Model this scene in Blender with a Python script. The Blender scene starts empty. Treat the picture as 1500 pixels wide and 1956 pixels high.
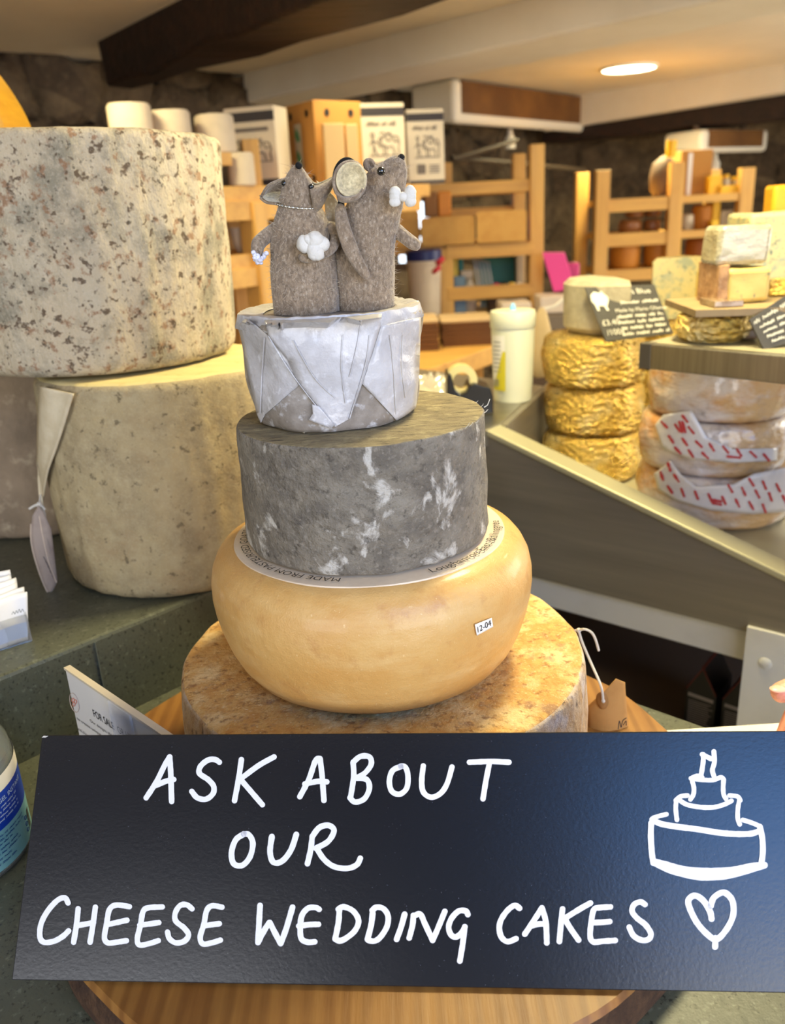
import bpy, bmesh, math, random
import numpy as np
from mathutils import Vector, Matrix, noise as mnoise
random.seed(7)
rnd = random.Random(11)
PI = math.pi
rad = math.radians
SC = bpy.context.scene
COL = SC.collection

# ------------------------------------------------------------------ camera
FPX, PITCH, ROLL, CAMZ = 1585.0, rad(19.93), rad(-3.05), 1.40
_rt = np.array([1., 0, 0]); _up = np.array([0, math.sin(PITCH), math.cos(PITCH)])
FW = np.array([0, math.cos(PITCH), -math.sin(PITCH)])
RT = _rt*math.cos(ROLL) + _up*math.sin(ROLL)
UP = -_rt*math.sin(ROLL) + _up*math.cos(ROLL)
ORG = np.array([0, 0, CAMZ])
cam = bpy.data.cameras.new('camera'); cam_ob = bpy.data.objects.new('camera', cam); COL.objects.link(cam_ob)
cam_ob.matrix_world = Matrix(((RT[0], UP[0], -FW[0], 0), (RT[1], UP[1], -FW[1], 0), (RT[2], UP[2], -FW[2], CAMZ), (0, 0, 0, 1)))
cam.sensor_fit = 'AUTO'; cam.sensor_width = 36.0; cam.lens = FPX/1956*36.0
cam.clip_start = 0.02
cam.dof.use_dof = True; cam.dof.focus_distance = 0.565; cam.dof.aperture_fstop = 7.6
SC.camera = cam_ob

# ------------------------------------------------------------------ world, daylight, exposure
SC.view_settings.view_transform = 'Standard'; SC.view_settings.look = 'None'
SC.view_settings.gamma = 1.0; SC.view_settings.use_curve_mapping = False
SC.view_settings.exposure = -0.12
W = bpy.data.worlds.new('world'); SC.world = W; W.use_nodes = True
W.node_tree.nodes['Background'].inputs[0].default_value = (0.80, 0.82, 0.86, 1)
W.node_tree.nodes['Background'].inputs[1].default_value = 0.55

def area_light(name, loc, target, sx, sy, power, color, parent=None, shape='RECTANGLE', spread=PI):
    l = bpy.data.lights.new(name, 'AREA'); l.shape = shape; l.size = sx; l.size_y = sy
    l.energy = power; l.color = color; l.spread = spread
    o = bpy.data.objects.new(name, l); COL.objects.link(o)
    d = Vector(target) - Vector(loc)
    o.rotation_euler = d.to_track_quat('-Z', 'Y').to_euler(); o.location = loc
    return o
# the shop window behind the camera, to the right
# its upper half looks at blue sky, its lower half at the bright street
area_light('window_sky', (1.33, -1.28, 2.20), (1.33, 0, 2.20), 1.88, .74, 44, (0.10, 0.38, 1.0))
area_light('window_street', (1.33, -1.28, 1.42), (1.33, 0, 1.42), 1.88, .80, 46, (1.0, .97, .92))
# second, smaller front window to the left
WIN2_C = Vector((-1.15, -1.28, 1.38))
area_light('window_daylight_left', WIN2_C, WIN2_C + Vector((0, 1, 0)), 1.2, .74, 27, (0.94, 0.96, 1.0))
# unseen fill light at the right, added to brighten ceiling and background
area_light('side_fill_light', (3.5, 2.7, 1.45), (0, 2.7, 1.6), 1.6, 1.0, 60, (1.0, .96, .88))
WARM = (1.0, 0.86, 0.46)

# ------------------------------------------------------------------ helpers: pixels of the photo to points of the place
def ray(x, y): return ((x-750)/FPX)*RT - ((y-978)/FPX)*UP + FW
def atz(x, y, z): d = ray(x, y); return Vector(ORG + d*(z-CAMZ)/d[2])
def aty(x, y, Y): d = ray(x, y); return Vector(ORG + d*Y/d[1])
def onplane(x, y, P, n):
    d = ray(x, y); n = np.array(n); return Vector(ORG + d*np.dot(np.array(P)-ORG, n)/np.dot(d, n))
def oncyl(x, y, c, r, off=0.0):
    d = ray(x, y); rr = r+off
    a = d[0]**2+d[1]**2; b = -2*(d[0]*c[0]+d[1]*c[1]); cc = c[0]**2+c[1]**2-rr*rr
    disc = b*b-4*a*cc
    t = (-b-math.sqrt(disc))/(2*a) if disc > 0 else -b/(2*a)
    return Vector(ORG+d*t)

# ------------------------------------------------------------------ helpers: materials
def s2l(c):
    c = c/255.0
    return c/12.92 if c <= .04045 else ((c+.055)/1.055)**2.4
def rgb(r, g, b): return (s2l(r), s2l(g), s2l(b), 1)
def M(name, base, rough=.6, metal=0.0, layers=(), bump=(), spec=.5, trans=0.0, sss=0.0, coat=0.0, emit=None, sheen=0.0, alpha=1.0, ior=1.45, aniso=0):
    """procedural material: colour layers (kind, scale, lo, hi, colour, amount[, detail]) mixed over the base; bump layers (kind, scale, strength, distance)"""
    m = bpy.data.materials.new(name); m.use_nodes = True
    nt = m.node_tree; N = nt.nodes; Lk = nt.links
    b = N['Principled BSDF']
    b.inputs['Base Color'].default_value = base
    b.inputs['Roughness'].default_value = rough; b.inputs['Metallic'].default_value = metal
    b.inputs['Specular IOR Level'].default_value = spec; b.inputs['IOR'].default_value = ior
    b.inputs['Transmission Weight'].default_value = trans
    b.inputs['Subsurface Weight'].default_value = sss
    b.inputs['Subsurface Radius'].default_value = (.01, .006, .003)
    b.inputs['Subsurface Scale'].default_value = .6
    b.inputs['Coat Weight'].default_value = coat; b.inputs['Coat Roughness'].default_value = .12
    b.inputs['Sheen Weight'].default_value = sheen
    b.inputs['Alpha'].default_value = alpha
    if emit: b.inputs['Emission Color'].default_value = emit[0]; b.inputs['Emission Strength'].default_value = emit[1]
    tc = N.new('ShaderNodeTexCoord')
    def tex(kind, scale, detail=6.0, dist=0.0, off=0.0):
        mp = N.new('ShaderNodeMapping'); Lk.new(tc.outputs['Object'], mp.inputs[0])
        sc = scale if isinstance(scale, tuple) else (scale,)*3
        mp.inputs['Scale'].default_value = sc
        mp.inputs['Location'].default_value = (off, off*1.7, off*.6)
        if kind == 'noise':
            t = N.new('ShaderNodeTexNoise'); t.inputs['Scale'].default_value = 1; t.inputs['Detail'].default_value = detail
            t.inputs['Roughness'].default_value = .62; t.inputs['Distortion'].default_value = dist; out = t.outputs['Fac']
        elif kind == 'voro':
            t = N.new('ShaderNodeTexVoronoi'); t.inputs['Scale'].default_value = 1; out = t.outputs['Distance']
        elif kind == 'cell':
            t = N.new('ShaderNodeTexVoronoi'); t.inputs['Scale'].default_value = 1; out = t.outputs['Color']
        elif kind == 'edge':
            t = N.new('ShaderNodeTexVoronoi'); t.feature = 'DISTANCE_TO_EDGE'; t.inputs['Scale'].default_value = 1; out = t.outputs['Distance']
        else:
            t = N.new('ShaderNodeTexWave'); t.inputs['Scale'].default_value = 1; t.inputs['Distortion'].default_value = dist
            t.inputs['Detail'].default_value = 3; t.inputs['Detail Scale'].default_value = 1.2; out = t.outputs['Fac']
            if kind == 'wavez': t.bands_direction = 'Z'
            if kind == 'wavey': t.bands_direction = 'Y'
        Lk.new(mp.outputs[0], t.inputs['Vector'])
        return out
    prev = None
    for i, ly in enumerate(layers):
        kind, scale, lo, hi, colr, amt = ly[:6]
        det = ly[6] if len(ly) > 6 else 6.0; dst = ly[7] if len(ly) > 7 else 0.0
        o = tex(kind, scale, det, dst, off=3.1*i+1)
        mr = N.new('ShaderNodeMapRange'); mr.inputs['From Min'].default_value = lo; mr.inputs['From Max'].default_value = hi
        mr.inputs['To Max'].default_value = amt
        Lk.new(o, mr.inputs['Value'])
        mx = N.new('ShaderNodeMix'); mx.data_type = 'RGBA'
        Lk.new(mr.outputs['Result'], mx.inputs['Factor'])
        if prev is None: mx.inputs[6].default_value = base
        else: Lk.new(prev, mx.inputs[6])
        mx.inputs[7].default_value = colr
        prev = mx.outputs[2]
    if prev is not None: Lk.new(prev, b.inputs['Base Color'])
    nrm = None
    for i, bl in enumerate(bump):
        kind, scale, st, dist = bl[:4]
        o = tex(kind, scale, 5.0, bl[4] if len(bl) > 4 else 0.0, off=7.7+i)
        bp = N.new('ShaderNodeBump'); bp.inputs['Strength'].default_value = st; bp.inputs['Distance'].default_value = dist
        Lk.new(o, bp.inputs['Height'])
        if nrm is not None: Lk.new(nrm, bp.inputs['Normal'])
        nrm = bp.outputs['Normal']
    if nrm is not None: Lk.new(nrm, b.inputs['Normal'])
    return m

# ------------------------------------------------------------------ helpers: meshes (all shapes are given in world coordinates)
class G:
    def __init__(s): s.b = bmesh.new()
    def box(s, c, size, rz=0.0, mat=None):
        v = []
        cx, cy, cz = c; hx, hy, hz = size[0]/2, size[1]/2, size[2]/2
        ca, sa = math.cos(rz), math.sin(rz)
        for dz in (-hz, hz):
            for dx, dy in ((-hx, -hy), (hx, -hy), (hx, hy), (-hx, hy)):
                v.append(s.b.verts.new((cx+dx*ca-dy*sa, cy+dx*sa+dy*ca, cz+dz)))
        for f in ((3, 2, 1, 0), (4, 5, 6, 7), (0, 1, 5, 4), (1, 2, 6, 5), (2, 3, 7, 6), (3, 0, 4, 7)):
            s.b.faces.new([v[i] for i in f])
        return v
    def hexa(s, bot, top):
        n = len(bot); a = [s.b.verts.new(p) for p in bot]; c = [s.b.verts.new(p) for p in top]
        s.b.faces.new(a[::-1]); s.b.faces.new(c)
        for i in range(n): s.b.faces.new((a[i], a[(i+1) % n], c[(i+1) % n], c[i]))
    def prism(s, poly, z0, z1):
        ar = sum(poly[i][0]*poly[(i+1) % len(poly)][1]-poly[(i+1) % len(poly)][0]*poly[i][1] for i in range(len(poly)))
        if ar < 0: poly = poly[::-1]
        s.hexa([(p[0], p[1], z0) for p in poly], [(p[0], p[1], z1) for p in poly])
    def beam(s, a, b, w, h, up=(0, 0, 1)):
        a = Vector(a); b = Vector(b); d = (b-a).normalized(); u = Vector(up)
        sd = d.cross(u).normalized(); u = sd.cross(d).normalized()
        q = [sd*(-w/2)-u*(h/2), sd*(w/2)-u*(h/2), sd*(w/2)+u*(h/2), sd*(-w/2)+u*(h/2)]
        s.hexa([a+x for x in q], [b+x for x in q])
    def lathe(s, prof, c=(0, 0, 0), seg=64, ax=None, close=True):
        """prof: (radius, height); first and last radius 0 close the caps"""
        Q = Matrix.Identity(3) if ax is None else Vector((0, 0, 1)).rotation_difference(Vector(ax)).to_matrix()
        rings = []; c = Vector(c)
        for r, z in prof:
            if r < 1e-6: rings.append([s.b.verts.new(c + Q @ Vector((0, 0, z)))])
            else: rings.append([s.b.verts.new(c + Q @ Vector((r*math.cos(2*PI*i/seg), r*math.sin(2*PI*i/seg), z))) for i in range(seg)])
        for A, B in zip(rings, rings[1:]):
            for i in range(seg):
                j = (i+1) % seg
                if len(A) == 1 and len(B) == 1: continue
                if len(A) == 1: s.b.faces.new((A[0], B[j], B[i]))
                elif len(B) == 1: s.b.faces.new((A[i], A[j], B[0]))
                else: s.b.faces.new((A[i], A[j], B[j], B[i]))
        return rings
    def loft(s, rings, cap=True):
        R = [[s.b.verts.new(p) for p in r] for r in rings]; n = len(R[0])
        for A, B in zip(R, R[1:]):
            for i in range(n): s.b.faces.new((A[i], A[(i+1) % n], B[(i+1) % n], B[i]))
        if cap:
            for r, fl in ((R[0], True), (R[-1], False)):
                cc = s.b.verts.new(sum((v.co for v in r), Vector())/n)
                for i in range(n):
                    s.b.faces.new((cc, r[(i+1) % n], r[i]) if fl else (cc, r[i], r[(i+1) % n]))
    def tube(s, pts, r, seg=10, flat=1.0):
        pts = [Vector(p) for p in pts]
        rs = r if isinstance(r, (list, tuple)) else [r]*len(pts)
        rings = []; ref = None
        for i, p in enumerate(pts):
            d = (pts[min(i+1, len(pts)-1)]-pts[max(i-1, 0)]).normalized()
            if ref is None: ref = Vector((0, 0, 1)) if abs(d.z) < .9 else Vector((0, 1, 0))
            a = d.cross(ref).normalized(); b = a.cross(d).normalized(); ref = b
            rings.append([p+(a*math.cos(2*PI*k/seg)+b*math.sin(2*PI*k/seg)*flat)*rs[i] for k in range(seg)])
        s.loft(rings)
    def ball(s, c, r, seg=20, scale=(1, 1, 1), rot=None):
        m = Matrix.Translation(Vector(c)) @ (rot.to_4x4() if rot else Matrix.Identity(4)) @ Matrix.Diagonal((r*scale[0], r*scale[1], r*scale[2], 1))
        bmesh.ops.create_uvsphere(s.b, u_segments=seg, v_segments=seg//2+2, radius=1, matrix=m)
    def poly(s, pts): return s.b.faces.new([s.b.verts.new(p) for p in pts])
    def sheet(s, fn, nu, nv):
        V = [[s.b.verts.new(fn(i/nu, j/nv)) for i in range(nu+1)] for j in range(nv+1)]
        for j in range(nv):
            for i in range(nu): s.b.faces.new((V[j][i], V[j][i+1], V[j+1][i+1], V[j+1][i]))
    def drape(s, poly, fn, cuts=2):
        """a flat polygon cut finely and carried onto a surface by fn(x, y)"""
        t = bmesh.new(); t.faces.new([t.verts.new((p[0], p[1], 0)) for p in poly])
        bmesh.ops.triangulate(t, faces=t.faces[:])
        for _ in range(cuts): bmesh.ops.subdivide_edges(t, edges=t.edges[:], cuts=1, use_grid_fill=True)
        mp = {v: s.b.verts.new(fn(v.co.x, v.co.y)) for v in t.verts}
        for f in t.faces:
            try: s.b.faces.new([mp[v] for v in f.verts])
            except ValueError: pass
        t.free()
    def jitter(s, amp, scale, seed=0.0, normal=True, octaves=2):
        s.b.normal_update()
        for v in s.b.verts:
            p = v.co*scale+Vector((seed, seed*.7, -seed)); a = 0; k = 1.0
            for o in range(octaves): a += k*mnoise.noise(p*(2**o)); k *= .5
            v.co += v.normal*(a*amp)

def obj(name, g, mat, parent=None, smooth=True, ang=40, bevel=0.0, subsurf=0, solid=0.0, bseg=2):
    me = bpy.data.meshes.new(name)
    bmesh.ops.recalc_face_normals(g.b, faces=g.b.faces[:])
    org = Vector((0, 0, 0))
    o = bpy.data.objects.new(name, me); COL.objects.link(o)
    if parent is not None:
        o.parent = parent
        pm = parent_matrix(parent)
        bmesh.ops.transform(g.b, matrix=pm.inverted(), verts=g.b.verts[:])
    else:
        lo = Vector((min(v.co.x for v in g.b.verts), min(v.co.y for v in g.b.verts), min(v.co.z for v in g.b.verts)))
        hi = Vector((max(v.co.x for v in g.b.verts), max(v.co.y for v in g.b.verts), max(v.co.z for v in g.b.verts)))
        org = Vector(((lo.x+hi.x)/2, (lo.y+hi.y)/2, lo.z))
        bmesh.ops.translate(g.b, vec=-org, verts=g.b.verts[:]); o.location = org
    g.b.to_mesh(me); g.b.free()
    if smooth:
        me.polygons.foreach_set('use_smooth', [True]*len(me.polygons)); me.set_sharp_from_angle(angle=rad(ang))
    for mm in (mat if isinstance(mat, (list, tuple)) else [mat]): me.materials.append(mm)
    if bevel:
        md = o.modifiers.new('bevel', 'BEVEL'); md.width = bevel; md.segments = bseg; md.limit_method = 'ANGLE'; md.angle_limit = rad(40)
    if subsurf:
        md = o.modifiers.new('subsurf', 'SUBSURF'); md.levels = subsurf; md.render_levels = subsurf
    if solid:
        md = o.modifiers.new('solidify', 'SOLIDIFY'); md.thickness = solid; md.offset = -1
    return o
def parent_matrix(p):
    m = Matrix.Identity(4)
    while p is not None:
        m = Matrix.LocRotScale(p.location, p.rotation_euler, p.scale) @ m; p = p.parent
    return m
def tag(o, label, cat, group=None, kind=None):
    o['label'] = label; o['category'] = cat
    if group: o['group'] = group
    if kind: o['kind'] = kind
    return o
def thing(name, loc, label, cat, group=None, rz=0.0):
    o = bpy.data.objects.new(name, None); COL.objects.link(o); o.location = loc; o.rotation_euler = (0, 0, rz)
    o.empty_display_size = .02
    return tag(o, label, cat, group)
def struct(o): o['kind'] = 'structure'; return o
def dup(root, loc, rz=None, label=None, rot=None, scale=None):
    r = root.copy(); COL.objects.link(r); r.location = loc
    if rz is not None: r.rotation_euler = (0, 0, rz)
    if rot is not None: r.rotation_euler = rot
    if scale is not None: r.scale = scale
    if label: r['label'] = label
    for ch in list(root.children):
        c = ch.copy(); COL.objects.link(c); c.parent = r
        for gc in ch.children:
            d = gc.copy(); COL.objects.link(d); d.parent = c
    return r
def text2d(s, size=1.0, spacing=1.0):
    """outline of a line of lettering as flat vertices and faces, baseline at y = 0"""
    cu = bpy.data.curves.new('lettering', 'FONT'); cu.body = s; cu.size = size; cu.space_character = spacing
    cu.fill_mode = 'BOTH' if hasattr(cu, 'fill_mode') else cu.fill_mode; cu.resolution_u = 3
    o = bpy.data.objects.new('lettering', cu); COL.objects.link(o)
    dg = bpy.context.evaluated_depsgraph_get(); dg.update()
    me = o.evaluated_get(dg).to_mesh()
    V = [(v.co.x, v.co.y) for v in me.vertices]; Fc = [tuple(p.vertices) for p in me.polygons]
    o.evaluated_get(dg).to_mesh_clear(); bpy.data.objects.remove(o); bpy.data.curves.remove(cu)
    return V, Fc
def put_text(g, s, size, fn, spacing=1.0, cut=0):
    V, Fc = text2d(s, size, spacing)
    vs = [g.b.verts.new(fn(x, y)) for x, y in V]
    for f in Fc:
        try: g.b.faces.new([vs[i] for i in f])
        except ValueError: pass
    return max([v[0] for v in V] or [0])
def catmull(pts, n=8):
    pts = [Vector(p) for p in pts]
    if len(pts) < 3:
        return [pts[0].lerp(pts[-1], i/n) for i in range(n+1)]
    out = []
    for i in range(len(pts)-1):
        p0 = pts[max(i-1, 0)]; p1 = pts[i]; p2 = pts[i+1]; p3 = pts[min(i+2, len(pts)-1)]
        for k in range(n):
            t = k/n
            out.append(.5*((2*p1)+(p2-p0)*t+(2*p0-5*p1+4*p2-p3)*t*t+(3*p1-p0-3*p2+p3)*t**3))
    out.append(pts[-1]); return out
def pen(g, pts, w, fn, wob=.1):
    """one round-ended pen stroke of width w (2D) carried onto a surface by fn(x, y)"""
    P = catmull([(p[0], p[1], 0) for p in pts], 7); L = []; R = []
    n = len(P)
    for i, p in enumerate(P):
        d = (P[min(i+1, n-1)]-P[max(i-1, 0)]); d = d.normalized() if d.length > 1e-9 else Vector((1, 0, 0))
        nn = Vector((-d.y, d.x, 0)); ww = w/2*(1+wob*mnoise.noise(p*.13))
        L.append(p+nn*ww); R.append(p-nn*ww)
    vl = [g.b.verts.new(fn(q.x, q.y)) for q in L]; vr = [g.b.verts.new(fn(q.x, q.y)) for q in R]
    for i in range(n-1): g.b.faces.new((vl[i], vl[i+1], vr[i+1], vr[i]))
    for i, k, sg in ((0, 1, -1), (n-1, n-2, 1)):
        p = P[i]; d = (P[i]-P[k]); d = d.normalized() if d.length > 1e-9 else Vector((1, 0, 0)); a0 = math.atan2(d.y, d.x)
        arc = [p+Vector((math.cos(a0+t), math.sin(a0+t), 0))*w/2 for t in [(-PI/2)+PI*j/8 for j in range(9)]]
        g.b.faces.new([g.b.verts.new(fn(q.x, q.y)) for q in arc])
def scribble(g, fn, x0, x1, y, h, w, seed):
    """a line of writing too small to read: little joined-up humps with gaps between words"""
    r = random.Random(seed); x = x0
    while x < x1:
        n = r.randint(3, 8); pts = []
        for i in range(n*2):
            pts.append((x, y+(h*r.uniform(.5, 1.1) if i % 2 else h*r.uniform(-.1, .15)))); x += h*.42
            if x > x1: break
        if len(pts) > 2: pen(g, pts, w, fn, .1)
        x += h*.7
def rot2(c, ang):
    return (math.cos(ang)*c[0]-math.sin(ang)*c[1], math.sin(ang)*c[0]+math.cos(ang)*c[1])

# ------------------------------------------------------------------ materials
m_plaster = M('plaster', rgb(226, 216, 196), .85, layers=[('noise', 3, .35, .7, rgb(205, 194, 172), .5)], bump=[('noise', 18, .12, .01)])
m_beamwhite = M('painted_beam', rgb(226, 219, 202), .7, layers=[('noise', 4, .4, .7, rgb(206, 196, 174), .4)], bump=[('noise', 12, .1, .01)])
m_dkwood = M('dark_oak', rgb(30, 17, 10), .6, layers=[('noise', (3, 30, 30), .4, .75, rgb(54, 30, 15), .9), ('noise', 6, .5, .75, rgb(16, 9, 6), .8)], bump=[('noise', (4, 40, 40), .5, .02)])
m_stone = M('stone', rgb(92, 76, 58), .95, layers=[('cell', 4.2, .2, .8, rgb(124, 106, 80), .8), ('noise', 9, .35, .7, rgb(58, 47, 36), .8), ('noise', 30, .5, .75, rgb(150, 132, 100), .35)], bump=[('noise', 22, .7, .03), ('noise', 70, .4, .01)])
m_floor = M('floor_tile', rgb(206, 196, 178), .6, layers=[('noise', 4, .3, .7, rgb(184, 172, 152), .7)])
m_slab = M('green_slate', rgb(80, 82, 68), .42, layers=[('noise', 9, .35, .7, rgb(94, 96, 80), .7), ('noise', 300, .56, .66, rgb(30, 32, 28), .8), ('noise', 170, .58, .68, rgb(126, 128, 110), .6)], bump=[('noise', 90, .18, .003)])
m_steel = M('brushed_steel', rgb(176, 170, 156), .36, 1.0, layers=[('noise', (4, 160, 4), .3, .7, rgb(128, 122, 110), .6)], bump=[('noise', (6, 300, 6), .06, .001)])
m_panel = M('steel_panel', rgb(134, 126, 110), .42, .45, layers=[('noise', (3, 3, 60), .3, .7, rgb(106, 99, 87), .6)], bump=[('noise', (4, 4, 120), .05, .001)])
m_wpaint = M('white_paint', rgb(206, 204, 194), .6, layers=[('noise', 12, .45, .75, rgb(182, 178, 165), .5)], bump=[('noise', 40, .08, .003)])
m_rack = M('pine', rgb(222, 172, 88), .55, layers=[('noise', (30, 30, 3), .35, .7, rgb(192, 140, 70), .8), ('noise', 3, .4, .7, rgb(228, 184, 112), .5)], bump=[('noise', (60, 60, 5), .15, .004)])
m_rackh = M('pine_board', rgb(222, 172, 88), .55, layers=[('noise', (3, 30, 30), .35, .7, rgb(194, 142, 72), .8)], bump=[('noise', (5, 60, 60), .15, .004)])
m_cardboard = M('cardboard', rgb(180, 128, 62), .85, layers=[('noise', 14, .4, .7, rgb(178, 126, 58), .5)])
m_black = M('black', rgb(14, 13, 13), .5)
m_white = M('white_plain', rgb(226, 222, 214), .6)
m_board = M('oak_board', rgb(146, 102, 48), .45, layers=[('wave', (26, 3, 26), .2, .9, rgb(112, 72, 30), .75, 6, 5.0), ('noise', (60, 5, 60), .4, .75, rgb(110, 66, 26), .7), ('noise', 4, .45, .7, rgb(166, 122, 64), .5)], bump=[('noise', (120, 8, 120), .2, .002)])
m_dkin = M('dark_cupboard', rgb(84, 66, 50), .8)
m_bark = M('dark_bark', rgb(58, 38, 24), .9, layers=[('noise', 60, .4, .7, rgb(94, 66, 42), .8)], bump=[('noise', 80, .8, .006)])

# ================================================================== STRUCTURE
g = G(); g.box((0.4, 2.8, -.03), (7.6, 9.6, .06)); struct(obj('floor', g, m_floor, smooth=False))
CEIL = 2.0
g = G(); g.box((0.4, 3.55, CEIL+.04), (7.6, 8.1, .08)); struct(obj('ceiling', g, m_plaster, smooth=False))
m_front = M('unseen_dark_finish', rgb(44, 40, 38), .7)  # unseen finish, made dark to keep the sign's reflection dark
g = G(); g.box((0.15, -.95, 2.72), (7.2, 1.1, .08)); g.box((0.15, -.52, 2.38), (7.2, .06, .60)); struct(obj('ceiling_bay_added', g, m_front, smooth=False))  # unseen raised dark bay, added to shape the reflection in the sign

def stone_wall(name, a, b, thick, h0=0.0, h1=2.0, seed=1.0, res=.035):
    a = Vector((a[0], a[1], 0)); b = Vector((b[0], b[1], 0)); d = b-a; L = d.length; d.normalize(); n = Vector((d.y, -d.x, 0))
    nu = int(L/res); nv = int((h1-h0)/res); g = G()
    def f(u, v):
        p = Vector((u*L, v*(h1-h0), seed))
        q = Vector((p.x*3.1, p.y*5.0, seed)); q += Vector((mnoise.noise(p*4), mnoise.noise(p*4+Vector((9, 3, 1))), 0))*.35
        dd, _ = mnoise.voronoi(q, distance_metric='DISTANCE')
        e = dd[1]-dd[0]
        hgt = min(e/.28, 1.0); hgt = hgt*hgt*(3-2*hgt)
        off = .055*hgt*(.7+.5*mnoise.noise(q*.9+Vector((5, 5, 5)))) + .012*mnoise.noise(p*14)
        return a+d*(u*L)+Vector((0, 0, h0+v*(h1-h0)))+n*off
    g.sheet(f, nu, nv)
    o = obj(name, g, m_stone); md = o.modifiers.new('solidify', 'SOLIDIFY'); md.thickness = thick; md.offset = -1
    return struct(o)
# far left wall runs away to the right, the back wall closes the shop
stone_wall('wall_left', (-2.6, 2.15), (-.40, 4.50), .12, seed=1.0)
stone_wall('wall_back', (-.42, 4.50), (1.15, 6.25), .12, seed=4.0)
stone_wall('wall_far', (1.1, 6.25), (3.6, 6.1), .12, seed=8.0, res=.05)
g = G(); g.box((3.6, 2.4, 1.35), (.1, 7.6, 2.7)); struct(obj('wall_right', g, m_plaster, smooth=False))
g = G(); g.box((-3.3, 0.4, 1.35), (.1, 3.6, 2.7)); struct(obj('wall_side', g, m_plaster, smooth=False))
# front wall with the two shop windows behind the camera
g = G()
FY = -1.4
for x0, x1, z0, z1 in ((-3.3, 3.6, 0, 1.0), (-3.3, -1.78, 1.0, 2.7), (-1.78, -.52, 1.78, 2.7), (-.52, .36, 1.0, 2.7), (2.30, 3.6, 1.0, 2.7), (.36, 2.30, 2.6, 2.7)):
    g.box(((x0+x1)/2, FY, (z0+z1)/2), (x1-x0, .1, z1-z0))
struct(obj('wall_front', g, m_front, smooth=False))
for nm, cx, w, za_, zb_ in (('window_1', 1.33, 1.96, 1.0, 2.6), ('window_2', -1.15, 1.26, 1.0, 1.78)):
    g = G()
    for dx in (-w/2+.02, w/2-.02): g.box((cx+dx, FY+.06, (za_+zb_)/2), (.05, .06, zb_-za_))
    for z in (za_+.02, zb_-.02): g.box((cx, FY+.06, z), (w, .06, .05))
    struct(obj(nm, g, m_wpaint, smooth=False))
g = G()
for z in (.93, 1.97): g.box((3.53, 2.7, z), (.05, 1.7, .05))
for y in (1.87, 3.53): g.box((3.53, y, 1.45), (.05, .05, 1.1))
struct(obj('fill_light_frame', g, m_wpaint, smooth=False))  # window-like frame added around the side fill light, out of view

# beams
def line_at(p, q, z): return atz(p[0], p[1], z), atz(q[0], q[1], z)
g = G()
zb = 1.86
a0 = atz(213, 162, zb); a1 = atz(500, 50, zb); b0 = atz(267, 168, zb); b1 = atz(880, 0, zb)
d1 = (a1-a0).normalized(); d2 = (b1-b0).normalized()
A = [a0-d1*.05, a1+d1*1.6, b1+d2*1.2, b0-d2*.05]
nseg = 14
rings = []
for i in range(nseg+1):
    t = i/nseg; l = A[0].lerp(A[1], t); r = A[3].lerp(A[2], t)
    w = .012*math.sin(i*2.1)+.008*math.sin(i*5.3)
    rings.append([l+Vector((0, 0, w)), r+Vector((0, 0, -w*.5)), Vector((r.x+.01, r.y, CEIL+.01)), Vector((l.x-.01, l.y, CEIL+.01))])
g.loft(rings); struct(obj('trim_1', g, m_dkwood, bevel=.012))
g = G(); zb = 1.88
f0 = atz(545, 182, zb); f1 = atz(1000, 83, zb); k0 = atz(849, 152, zb); k1 = atz(1500, 24, zb)
d = (f1-f0).normalized(); f1 = f0+d*3.6; f0 = f0-d*.9
dk = (k1-k0).normalized(); k1 = k0+dk*2.6; k0 = k0-dk*1.6
g.hexa([f0, f1, k1, k0], [Vector((p.x, p.y, CEIL+.01)) for p in (f0, f1, k1, k0)]); struct(obj('trim_2', g, m_beamwhite, bevel=.012, smooth=False))
# sloping white boxed strip above the white beam
# white downstand beyond the lamp and the dark beam under it
g = G()
e0 = aty(1120, 238, 5.5); e1 = aty(1560, 165, 4.6); dd = (e1-e0).normalized()
e0 = e0-dd*.3; e1 = e1+dd*1.0
nn = Vector((dd.y, -dd.x, 0)).normalized()
g.hexa([e0, e1, e1-nn*.25, e0-nn*.25], [Vector((p.x, p.y, CEIL+.01)) for p in (e0, e1, e1-nn*.25, e0-nn*.25)]); struct(obj('trim_3', g, m_beamwhite, smooth=False))
g = G()
e0 = aty(1090, 262, 5.62); e1 = aty(1560, 212, 4.72); dd = (e1-e0).normalized(); e0 = e0-dd*.2; e1 = e1+dd*1.0
rings = []
for i in range(9):
    p = e0.lerp(e1, i/8); wv = .012*math.sin(i*2.7)
    rings.append([p+Vector((0, 0, -.02+wv)), p-nn*.22+Vector((0, 0, -.02)), p-nn*.22+Vector((0, 0, .135)), p+Vector((0, 0, .135))])
g.loft(rings); struct(obj('trim_4', g, m_dkwood, bevel=.01))

# ================================================================== LAMPS
m_lampglow = M('lamp_glow', rgb(255, 248, 224), .5, emit=((1, .9, .62, 1), 14))
m_lamptrim = M('lamp_trim', rgb(235, 232, 222), .4)
def ceiling_lamp(loc, label, power, r=.125, spread=rad(150)):
    t = thing('ceiling_light', loc, label, 'ceiling light')
    x, y, z = loc
    g = G(); g.lathe([(r+.014, 0), (r+.014, -.008), (r+.002, -.012), (r+.001, -.002)], (x, y, z), 40); obj('trim_ring', g, m_lamptrim, t)
    g = G(); g.lathe([(0, -.002), (r, -.002), (r, -.009), (0, -.010)], (x, y, z), 40); obj('diffuser', g, m_lampglow, t)
    l = area_light('lamp_light', (x, y, z-.016), (x, y, 0), 2*r, 2*r, power, WARM, shape='DISK', spread=spread)
    return t
pl = atz(1202, 128, CEIL)
ceiling_lamp((pl.x, pl.y, CEIL), 'round glowing flush ceiling light beside the white beam', 24)
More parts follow.
